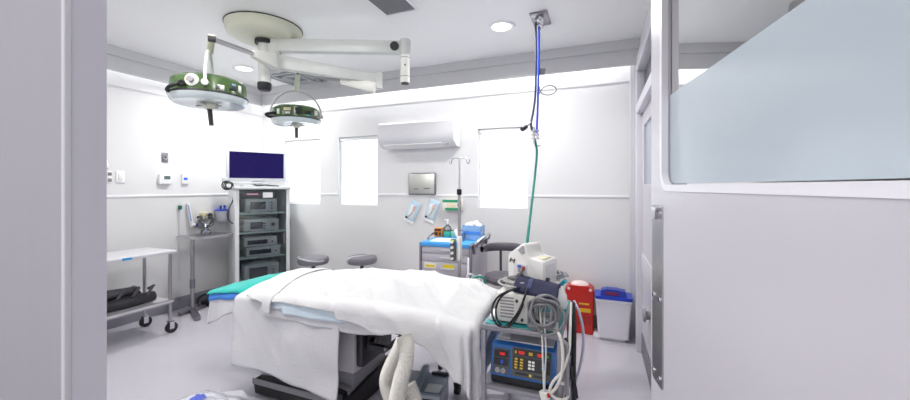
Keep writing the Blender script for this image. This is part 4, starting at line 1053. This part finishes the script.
hp = [atD(402, 340, 1.90), atD(397, 352, 1.90), atD(389, 368, 1.90), atD(385.5, 381, 1.90), atD(388, 394, 1.88), atD(396, 408, 1.84)]
MB().tube(hp, .031, 16, 20, ridge=.07).build('hose', M_hose, t)
hp = [atD(409, 384, 1.86), atD(413, 394, 1.85), atD(416, 406, 1.84), atD(415, 420, 1.84)]
MB().tube(hp, .034, 16, 16, ridge=.07).build('hose', M_hose, t)

# wheeled base behind the trolley
w0 = atZ(457.5, 394, 0); c = Vector((-.34, 2.52, 0))
t = thing('wheeled_stand', 'black wheeled stand base poking out left of the equipment trolley', 'stand', c)
MB().cyl((c.x, c.y, .08), (c.x, c.y, .8), .016, n=14).build('column', M_steel, t)
MB().beam((w0.x, w0.y, .095), (c.x, c.y, .095), .04, .035, .006).build('foot_bar', M_black, t)
MB().beam((c.x, c.y, .0955), (c.x + .14, c.y + .02, .095), .04, .035, .006).build('foot_bar', M_black, t)
MB().beam((c.x, c.y + .01, .0953), (c.x + .05, c.y + .3, .095), .04, .035, .006).build('foot_bar', M_black, t)
for e in (w0, Vector((c.x + .14, c.y + .02, 0)), Vector((c.x + .05, c.y + .3, 0))):
    MB().cyl((e.x - .016, e.y, .03), (e.x + .016, e.y, .03), .03, n=20).bb(e.x - .022, e.x + .022, e.y - .022, e.y + .022, .05, .115, .006).build('caster', M_blackr, t)
MB().bb(c.x - .1, c.x + .1, c.y - .08, c.y + .08, .795, .81, .004).build('shelf', M_steel, t)

# ------------------------------------------------------------------ equipment trolley
tx0, tx1, ty0, ty1, tz = -.526, -.155, 1.663, 2.20, .75
t = thing('equipment_trolley', 'grey metal equipment trolley holding stacked machines, in front of the bins', 'trolley', ((tx0 + tx1) / 2, (ty0 + ty1) / 2, 0))
pw = .022
M_tr = mat('trolley_grey', '96949a', .4, .6)
for x, m_ in ((tx0, 1), (tx1 - pw, 1)):
    for y in (ty0, ty1 - pw):
        L = MB().bb(x, x + pw, y, y + pw, .1, tz - .024, .003).build('post', M_tr, t)
        MB().cyl((x + pw / 2 - .014, y + pw / 2, .045), (x + pw / 2 + .014, y + pw / 2, .045), .045, n=20).bb(x, x + pw, y, y + pw, .07, .1).build('caster', M_blackr, L)
fr = MB()
fr.bb(tx0, tx1, ty0, ty0 + .022, tz - .024, tz, .004).bb(tx0, tx1, ty1 - .022, ty1, tz - .024, tz, .004).bb(tx0, tx0 + .022, ty0 + .022, ty1 - .022, tz - .024, tz, .004).bb(tx1 - .022, tx1, ty0 + .022, ty1 - .022, tz - .024, tz, .004)
fr.build('top_frame', M_tr, t)
MB().bb(tx0 + .012, tx1 - .012, ty0 + .012, ty1 - .012, tz - .01, tz + .001).build('top_shelf', M_lgrey, t)
MB().bb(tx0 + .0, tx1 - .0, ty0 + .004, ty1 - .004, .445, .468, .004).build('middle_shelf', M_tr, t)
MB().bb(tx0 + .0, tx1 - .0, ty0 + .004, ty1 - .004, .16, .18, .004).build('bottom_shelf', M_tr, t)
hook = MB().tube([(tx1 - .02, ty0 + .005, tz - .02), (tx1 + .015, ty0 - .004, tz - .03), (tx1 + .02, ty0 - .004, tz - .08), (tx1 + .02, ty0 - .004, .5)], .011, 8)
hook.build('side_rail', M_tr, t)
tag(MB().bb(tx0 + .014, tx1 - .006, ty0 + .014, ty1 - .014, tz + .001, tz + .005, .001).build('trolley_mat', mat('mat_teal', '2c8f92', .6)), 'teal cloth mat on the top of the equipment trolley', 'mat')
# white vented generator on top
gx0, gx1, gy0, gy1, gz0, gz1 = -.462, -.275, 1.70, 2.12, tz + .005, .898
t = thing('vented_machine', 'white machine with slotted vents on the trolley top', 'medical device', ((gx0 + gx1) / 2, (gy0 + gy1) / 2, gz0))
MB().bb(gx0, gx1, gy0, gy1, gz0 + .008, gz1, .008).build('case', mat('machine_cream', 'd9d7d1', .45), t)
v = MB()
for k in range(7): v.bb(gx0 + .02, gx0 + .085, gy0 - .002, gy0 + .004, gz0 + .03 + k * .015, gz0 + .037 + k * .015)
v.build('vent_slots', M_grey, t)
for x, z in ((gx0 + .1, gz1 - .03), (gx0 + .125, gz1 - .045), (gx0 + .095, gz0 + .03), (gx0 + .125, gz0 + .028)):
    MB().cyl((x, gy0 + .002, z), (x, gy0 - .008, z), .007, n=12).build('screw', M_dark, t)
for x in (gx0 + .03, gx1 - .03):
    for y in (gy0 + .03, gy1 - .03): MB().cyl((x, y, gz0), (x, y, gz0 + .01), .012, n=12).build('foot', M_black, t)
MB().bb(gx1 - .004, gx1 + .001, gy0 + .05, gy1 - .05, gz0 + .03, gz1 - .02, .002).build('side_panel', M_grey, t)
# portable suction unit with handle
c = atD(531, 283, 1.98); sz = gz1
c = Vector((-.34, 1.985, sz))
t = thing('suction_unit', 'white portable unit with a moulded carry handle on the stacked machines', 'medical device', c, math.radians(-17))
K = dict(parent=t, world=False)
side = [(-.105, .0), (.105, .0), (.115, .02), (.105, .135), (.06, .14), (.03, .15), (.015, .2), (-.005, .212), (-.03, .205), (-.075, .16), (-.105, .13), (-.115, .02)]
outl = [(-.10, 0), (.105, 0), (.105, .115), (.10, .125), (.035, .135), (.015, .155), (.008, .195), (-.004, .207), (-.02, .205), (-.07, .165), (-.095, .145), (-.1, .13)]
bm_ = MB()
b = bmesh.new()
F = [b.verts.new((u, -.085, v)) for u, v in outl]; Bk = [b.verts.new((u, .085, v if v < .14 else .14 + (v - .14) * .9)) for u, v in outl]
b.faces.new(F); b.faces.new(Bk[::-1])
for i in range(len(outl)): b.faces.new((F[i], Bk[i], Bk[(i + 1) % len(outl)], F[(i + 1) % len(outl)]))
bmesh.ops.recalc_face_normals(b, faces=b.faces[:]); bmesh.ops.bevel(b, geom=b.edges[:], offset=.008, segments=2, profile=.5, affect='EDGES'); bm_._merge(b)
bm_.build('shell', mat('unit_white', 'e4e2df', .35), **K)
hn = MB()
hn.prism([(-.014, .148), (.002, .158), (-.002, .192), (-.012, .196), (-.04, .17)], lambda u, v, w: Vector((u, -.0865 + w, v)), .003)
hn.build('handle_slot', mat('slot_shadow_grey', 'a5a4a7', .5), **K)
MB().bb(-.065, .015, -.0875, -.083, .02, .1, .004).build('front_recess', mat('recess_grey', 'cfcdcf', .4), **K)
MB().cyl((-.02, -.083, .035), (-.02, -.105, .035), .02, n=18).build('gauge', M_steeld, **K)
MB().cyl((-.02, -.083, .07), (-.02, -.1, .07), .013, n=16).build('valve', M_grey, **K)
MB().box((-.028, -.092, .088), (.02, .012, .016), None, .003).build('blue_switch', mat('switch_blue', '4a6ac0', .4), **K)
MB().box((-.003, -.092, .08), (.012, .012, .022), None, .003).build('red_switch', mat('switch_red', 'a03028', .4), **K)
MB().box((-.083, -.088, .115), (.005, .004, .022), Euler((0, .3, 0))).box((-.071, -.088, .115), (.012, .004, .005), Euler((0, .3, 0))).box((-.06, -.088, .112), (.005, .004, .022), Euler((0, .3, 0))).build('emblem', M_dark, **K)
MB().bb(.045, .09, -.05, .04, .128, .134, .003).build('top_label', mat('label_cream', 'd8d3b4', .5), **K)
MB().bb(.104, .107, -.055, .055, .02, .1, .004).build('side_grille', mat('recess_grey', 'cfcdcf', .4), **K)
MB().cyl((.1, -.05, .03), (.118, -.05, .03), .012, n=12).build('side_knob', M_dark, **K)
# blood pressure cuff
def cuff(u, v):
    x = -.385 + .205 * u; y = 1.715 + .17 * v - .02 * u
    z = gz1 + .042 + .016 * math.sin(PI * min(1, v * 1.1)) - .025 * u - .03 * (1 - v) ** 2 + .004 * noise.noise(Vector((u * 6, v * 5, 2)))
    return Vector((x, y, z))
t = thing('pressure_cuff', 'navy blue blood pressure cuff draped over the cable coils', 'cuff', (-.33, 1.8, gz1))
MB().grid(cuff, 16, 14).build('cuff_band', M_navy, t, solid=.014, ang=60)
MB().grid(lambda u, v: cuff(.3 + .12 * u, .08 + .85 * v) + Vector((0, 0, .009)), 4, 10).build('stitched_strip', mat('navy_light', '2c3560', .7), t, solid=.002)
# cable coils
def coil(name, lab, c, r, n, rad, m, tilt, seed, cat='cable coil'):
    rnd = random.Random(seed); R = Euler(tilt).to_matrix()
    t = thing(name, lab, cat, c)
    P = []
    for k in range(n * 8):
        a = 2 * PI * k / 8 + .1 * rnd.random(); rr = r * (.7 + .4 * rnd.random()) * (1 + .18 * math.sin(k * .37 + seed))
        P.append(Vector(c) + R @ Vector((rr * math.cos(a) + .2 * r * math.sin(k * .21), rr * math.sin(a) + .2 * r * math.cos(k * .17), rad * 1.0 * (k / 8) + rad * rnd.random())))
    MB().tube(P, rad, 6, 5).build('cable', m, t)
    return t
coil('cable_coil', 'grey cable coil lying on the white machine under the navy cuff', (-.375, 1.83, gz1 + .006), .085, 5, .0055, mat('cable_grey', 'a19f9c', .5), (0, 0, 0), 1)
coil('cable_coil', 'grey cable coil lying at the back right above the red bin\'s edge', (-.235, 2.10, gz1 + .006), .055, 4, .006, mat('cable_grey2', '8b8b90', .5), (0.1, 0, 0), 2)
coil('cable_coil', 'grey cable coil hanging down on the right side of white machine', (-.243, 1.70, .832), .068, 9, .006, mat('cable_grey3', '78787c', .5), (1.4, .1, .15), 3)
tb = thing('lead_wires', 'black lead wires looping over the front of the white machine', 'leads', (-.44, 1.70, gz1))
for k, pts in enumerate((
    [(541 - 20, 288), (508, 291), (497, 298), (492, 309), (494, 320), (501, 327), (511, 325), (520, 312), (524, 298)],
    [(523, 287), (512, 290), (502, 296), (496.5, 306), (496.5, 318), (501, 325)],
    [(527, 286), (526, 293), (522, 304), (517, 314), (509, 324), (503, 327)])):
    MB().tube([atY(x, y, 1.668 + .006 * k + (.08 if i == 0 else 0)) for i, (x, y) in enumerate(pts)], .0048, 8).build('wire', M_black, tb)
t = thing('white_lead_cable', 'white cables drooping from the trolley top to its lower shelf, right side', 'cables', (-.2, 1.66, .7))
MB().tube([atY(540, 300, 1.80), atY(540, 312, 1.68), atY(542, 335, 1.648), atY(543, 365, 1.648), atY(544, 392, 1.65)], .004, 8).build('cable', mat('cable_cream', 'd8d4cc', .5), t)
MB().tube([atY(546, 300, 1.80), atY(544.5, 320, 1.66), atY(546, 350, 1.645), atY(545, 375, 1.645), atY(544.5, 394, 1.65)], .004, 8).build('cable', M_lgrey, t)
MB().tube([atY(551, 329, 1.70), atY(559, 334, 1.645), atY(562.5, 350, 1.64), atY(562, 372, 1.64), atY(557, 386, 1.64), atY(551, 393, 1.64), atY(546, 396, 1.645)], .0068, 10).build('cable', mat('cable_cream', 'd8d4cc', .5), t)
MB().tube([atY(571, 303, 1.95), atY(570, 330, 1.70), atY(569, 350, 1.66), atY(563, 370, 1.645), atY(553, 382, 1.64), atY(550, 392, 1.64), atY(557, 399, 1.64), atY(567, 398, 1.66), atY(568, 386, 1.66), atY(560, 383, 1.66)], .0065, 10).build('cable', mat('cable_cream', 'd8d4cc', .5), t)
MB().cyl(atY(544.5, 392, 1.645), atY(546, 402, 1.645), .024, .02, 16).build('plug', M_ivory, t)
MB().cyl(atY(548.2, 394, 1.63), atY(548.6, 397, 1.63), .007, n=10).build('red_mark', M_red, t)
t = thing('clear_tube', 'pale lilac tube curving down past the trolley\'s right side', 'tube', atY(573, 300, 2.1))
MB().tube([atY(574, 301, 2.15), atY(579, 312, 2.1), atY(583, 330, 2.1), atY(583, 350, 2.1), atY(579, 370, 2.1), atY(573, 388, 2.1), atY(571, 402, 2.1)], .0075, 10).build('tubing', mat('lilac_tube', 'c3c6da', .3), t)
t = thing('black_cable', 'black strap and cables hanging at the right back of trolley', 'cables', (-.13, 2.1, .7))
MB().tube([atY(573, 303, 2.0), atY(574, 330, 1.9), atY(573.5, 365, 1.85), atY(574, 402, 1.85)], .012, 8).build('strap', M_black, t)
MB().tube([atY(565, 338, 1.72), atY(571, 350, 1.72), atY(568, 358, 1.72), atY(570, 372, 1.72), atY(575, 385, 1.72), atY(577, 398, 1.72)], .006, 8).build('cable', M_black, t)
MB().tube([atY(567, 342, 1.76), atY(565, 356, 1.72), atY(572, 370, 1.72), atY(566, 390, 1.72), atY(566, 402, 1.72)], .005, 8).build('cable', M_dark, t)
# grey pad & plug tray at the right of the top
t = thing('sensor_box', 'small white grey box with leads on the trolley\'s right corner', 'box', (-.225, 1.73, tz + .005))
MB().box((-.218, 1.735, tz + .03), (.075, .12, .05), rotz(.15), .008).build('case', M_lgrey, t)
MB().box((-.218, 1.735, tz + .0565), (.045, .07, .006), rotz(.15), .002).build('pad', M_grey, t)
t = thing('bulb_pump', 'white hand pump with blue valve on the trolley\'s right back corner', 'pump', (-.19, 2.02, tz + .005))
MB().lathe([(0, 0), (.028, .003), (.036, .03), (.03, .075), (.014, .1), (.012, .13), (0, .132)], (-.195, 2.02, tz + .005), 20).build('bulb', M_white, t)
MB().cyl((-.195, 2.02, tz + .13), (-.17, 2.0, tz + .16), .011, n=12).build('valve', mat('valve_blue', '2aa0b8', .4), t)
tag(MB().box((-.476 - .012, 1.76, tz + .02), (.03, .1, .03), rotz(.1), .008).build('cloth_wad', M_white), 'white folded wipe at the left front corner of trolley top', 'wipe')

# electrosurgical unit
ex0, ex1, ey0, ey1, ez0, ez1 = -.487, -.19, 1.69, 2.08, .468, .655
t = thing('electrosurgical_unit', 'blue and black machine with coloured buttons on the trolley shelf', 'medical device', ((ex0 + ex1) / 2, (ey0 + ey1) / 2, ez0))
fz = .05
prof = [(ey0 + .012, ez0 + .008), (ey0, ez0 + .055), (ey0 + .035, ez1 - .012), (ey0 + .05, ez1 - .006), (ey1, ez1 + .0), (ey1, ez0 + .008)]
MB().prism(prof, lambda u, v, w: Vector((ex0 + w, u, v)), ex1 - ex0).build('case', M_esu, t)
MB().bb(ex0 + .012, ex1 - .012, ey0 + .06, ey1 - .004, ez1 - .004, ez1 + .003, .002).build('top_plate', mat('silver_top', 'c9c9cf', .3, .5), t)
MB().bb(ex0 + .03, ex0 + .08, ey0 + .07, ey0 + .13, ez1 + .002, ez1 + .012, .004).build('top_clip', M_lgrey, t)
# front face frame: bottom (y=ey0, z=ez0+.055) to top (ey0+.035, ez1-.012)
fb = Vector((0, ey0, ez0 + .055)); ft = Vector((0, ey0 + .035, ez1 - .012)); fv = ft - fb; fn = Vector((0, -fv.z, fv.y)).normalized()
def fp(x, s, w=0): return Vector((ex0 + x * (ex1 - ex0), 0, 0)) + fb + fv * s + fn * w
def fbox(x0, x1, s0, s1, m, name, w=.004, base=.0, par=None):
    return MB().prism([(x0, s0), (x1, s0), (x1, s1), (x0, s1)], lambda u, v, d: fp(u, v, base + d), w).build(name, m, par or t)
MB().bb(ex0 + .004, ex1 - .004, ey0 + .004, ey0 + .03, ez0 + .006, ez0 + .055, .003).build('lower_panel', M_black, t)
pl = fbox(.03, .30, -.02, .86, mat('panel_grey', '484b51', .4), 'left_panel', .003)
pr = fbox(.33, .95, -.02, .98, mat('panel_grey', '484b51', .4), 'right_panel', .003)
fbox(.05, .28, .56, .80, M_black, 'display', .003, .003, pl); fbox(.05, .28, .28, .52, M_black, 'key_area', .003, .003, pl)
fbox(.36, .93, .72, .94, M_black, 'display', .003, .003, pr); fbox(.36, .93, .22, .68, M_black, 'key_area', .003, .003, pr)
fbox(.14, .22, .63, .73, M_redled, 'red_readout', .002, .006, pl); fbox(.16, .20, .33, .47, M_bluepl, 'blue_key', .004, .006, pl)
MB().cyl(fp(.12, .1, .002), fp(.12, .1, .012), .012, n=16).cyl(fp(.21, .1, .002), fp(.21, .1, .012), .012, n=16).build('sockets', M_grey, pl)
for x0, x1, m_, nm in ((.38, .41, M_ykey, 'yellow_key'), (.44, .53, M_redled, 'red_readout'), (.60, .66, M_ykey, 'yellow_key'), (.73, .82, M_redled, 'red_readout'), (.87, .91, mat('green_key', '2fa050', .4), 'green_key')):
    fbox(x0, x1, .77, .88, m_, nm, .003, .006, pr)
for r_ in range(4):
    for x in (.385, .47): fbox(x, x + .045, .26 + .1 * r_, .32 + .1 * r_, M_ykey, 'yellow_key', .004, .006, pr)
for r_ in range(3):
    for x in (.60, .655): fbox(x, x + .04, .30 + .11 * r_, .37 + .11 * r_, M_ivory, 'white_key', .004, .006, pr)
for r_ in range(2): fbox(.80, .85, .36 + .13 * r_, .44 + .13 * r_, mat('key_blue', '3a78d0', .4), 'blue_key', .004, .006, pr)
fbox(.40, .60, .06, .14, M_black, 'lettering_strip', .002, .003, pr); fbox(.68, .88, .06, .14, M_black, 'lettering_strip', .002, .003, pr)
fbox(.62, .65, .05, .13, M_yellow, 'warning_mark', .003, .003, pr)

# ------------------------------------------------------------------ bins
c = Vector((-.185, 3.77, 0)); w, hh, dd = .255, .44, .15
t = thing('sharps_bin', 'red sharps container with a white lid and yellow labels on the floor', 'bin', c)
def tub(w0, w1, h, d0, d1, c, z0, name, m, par, r=.02):
    b = bmesh.new(); L = []
    for (ww, d_, z) in ((w0, d0, z0), (w1, d1, z0 + h)):
        L.append([b.verts.new((c.x + u, c.y + v, z)) for u, v in rrect(-ww / 2, ww / 2, -d_ / 2, d_ / 2, r, 4)])
    n = len(L[0])
    for i in range(n): b.faces.new((L[0][i], L[0][(i + 1) % n], L[1][(i + 1) % n], L[1][i]))
    b.faces.new(L[0][::-1]); b.faces.new(L[1]); mb = MB(); mb._merge(b)
    return mb.build(name, m, par)
tub(.24, .265, .40, .14, .155, c, .004, 'body', M_red, t)
lidp = [(-.13, .40), (.13, .40), (.13, .415), (.112, .44), (.085, .455), (-.085, .455), (-.112, .44), (-.13, .415)]
MB().prism(lidp, lambda u, v, w: Vector((c.x + u, c.y - .075 + w, v)), .15).build('shoulder', M_red, t)
MB().lathe([(0, .035), (.06, .03), (.085, .01), (.088, 0), (0, 0)], (c.x - .0, c.y, .452), 28, None, .75).build('lid', mat('lid_pale', 'e9d5d2', .4), t)
for s in (-1, 1): MB().cyl((c.x + s * .098, c.y - .08, .425), (c.x + s * .098, c.y - .06, .425), .014, n=14).build('lid_button', mat('lid_pale', 'e9d5d2', .4), t)
yf = c.y - .0775
MB().bb(c.x - .005, c.x + .085, yf - .003, yf + .004, .282, .296).bb(c.x + .0, c.x + .1, yf - .002, yf + .004, .21, .245).build('yellow_label', mat('label_gold', 'd8b02a', .6), t)
MB().bb(c.x - .06, c.x + .1, yf - .001, yf + .005, .1, .18).build('dark_print', mat('print_dark_red', 'a3231a', .5), t)
c = Vector((.11, 3.72, 0))
t = thing('bin_stand', 'white flat base rail under the white bin by the corner', 'base', c)
MB().bb(c.x - .17, c.x + .10, c.y - .09, c.y + .1, .0, .03, .004).build('plinth', mat('plinth_white', 'd9d7dc', .4), t)
c = Vector((.11, 3.68, .0305))
t = thing('waste_bin', 'white rectangular bin with a blue lid beside the red container', 'bin', c)
tub(.255, .305, .36, .15, .19, c, .031, 'body', mat('bin_white', 'dddbe2', .4), t)
tub(.31, .315, .028, .215, .215, c, .385, 'lid', M_bluepl, t)
MB().prism([(-.1, .41), (.12, .41), (.11, .465), (.06, .468), (.05, .475), (-.05, .475), (-.06, .468), (-.09, .462)], lambda u, v, w: Vector((c.x - .01 + u, c.y - .085 + w, v)), .1).build('lid_handle', mat('lid_blue_dark', '253a9c', .35), t)
MB().bb(c.x - .07, c.x + .04, c.y - .089, c.y - .084, .425, .45).build('red_print', mat('print_maroon', '7a2440', .5), t)
MB().bb(c.x - .15, c.x + .15, c.y - .105, c.y - .09, .36, .384, .004).build('rim', mat('bin_white', 'dddbe2', .4), t)

# ------------------------------------------------------------------ plastic wrapped pack, bottom left
c = atZ(217, 402, .08)
t = thing('wrapped_pack', 'clear plastic wrapped pack with blue print low in the foreground', 'pack', (c.x, c.y, 0))
def pk(u, v):
    a, b = (u - .5), (v - .5)
    e = max(0, 1 - (2 * abs(a)) ** 4) ** .6 * max(0, 1 - (2 * abs(b)) ** 4) ** .6
    n = noise.noise(Vector((u * 5, v * 5, 1))) + .6 * abs(noise.noise(Vector((u * 13, v * 11, 3))))
    return Vector((c.x + a * .70, c.y - .12 + b * .5, .004 + .085 * e + .028 * n * e))
M_pack = mat('pack_white', 'e6e6f0', .5)
MB().grid(lambda u, v: pk(.08 + .84 * u, .08 + .84 * v) - Vector((0, 0, .012)), 30, 30).build('contents', M_pack, t)
MB().grid(pk, 50, 50).build('wrap', M_bag, t, ang=25)
MB().grid(lambda u, v: pk(.26 + .14 * u, .60 + .12 * v) + Vector((0, 0, .003)), 8, 8).build('blue_print', mat('print_blue', '5a6cd0', .5), t)
MB().grid(lambda u, v: pk(.35 + .2 * u, .93 + .06 * v) + Vector((.06 * v, .03 * v, .01 + .05 * v * math.sin(PI * min(1, u * 1.1)))), 10, 6).build('wrap_corner', M_bag, t, solid=.002)

# ------------------------------------------------------------------ light
W = bpy.data.worlds.new('world'); bpy.context.scene.world = W; W.use_nodes = True
W.node_tree.nodes['Background'].inputs[0].default_value = (1, 1, 1, 1); W.node_tree.nodes['Background'].inputs[1].default_value = 2.2
def area(name, loc, rot, sx, sy, e, col=(1, 1, 1), spread=PI):
    ld = bpy.data.lights.new(name, 'AREA'); ld.shape = 'RECTANGLE'; ld.size = sx; ld.size_y = sy; ld.energy = e; ld.color = col; ld.spread = spread
    o = bpy.data.objects.new(name, ld); COL.objects.link(o); o.location = loc; o.rotation_euler = rot; return o
# cove strips hidden behind the fascias
area('cove_lamp_back', ((XL + XR) / 2, YB - .085, 2.66), (0, 0, 0), XR - XL - .3, .05, 9, (1, 1, 1))
area('cove_lamp_left', (XL + .085, (YB + .4) / 2, 2.66), (0, 0, PI / 2), 3.1, .05, 2.0, (1, 1, 1))
for a, b, z0, z1 in holes:
    area('daylight', ((a + b) / 2, YB + .32, (z0 + z1) / 2), (PI / 2, 0, PI), b - a + .1, z1 - z0 + .1, 16, (.99, 1, 1)).rotation_euler = (-PI / 2, 0, 0)
# unseen fill lights added behind the photographer to brighten doors and room
area('corridor_fill_overhead', (-.7, -.7, H - .03), (0, 0, 0), 1.6, .6, 9, (1, .98, .97))
area('corridor_fill_frontal', (-.6, -1.6, 1.55), (PI / 2, 0, 0), 2.4, 1.7, 12, (1, 1, 1))  # added upright panel for frontal fill; the rear wall has no window

sc = bpy.context.scene
sc.view_settings.view_transform = 'Standard'; sc.view_settings.look = 'None'; sc.view_settings.gamma = 1; sc.view_settings.use_curve_mapping = False
sc.view_settings.exposure = .62
sc.cycles.max_bounces = 10; sc.cycles.diffuse_bounces = 6; sc.cycles.transparent_max_bounces = 16
sc.cycles.caustics_reflective = False; sc.cycles.caustics_refractive = False
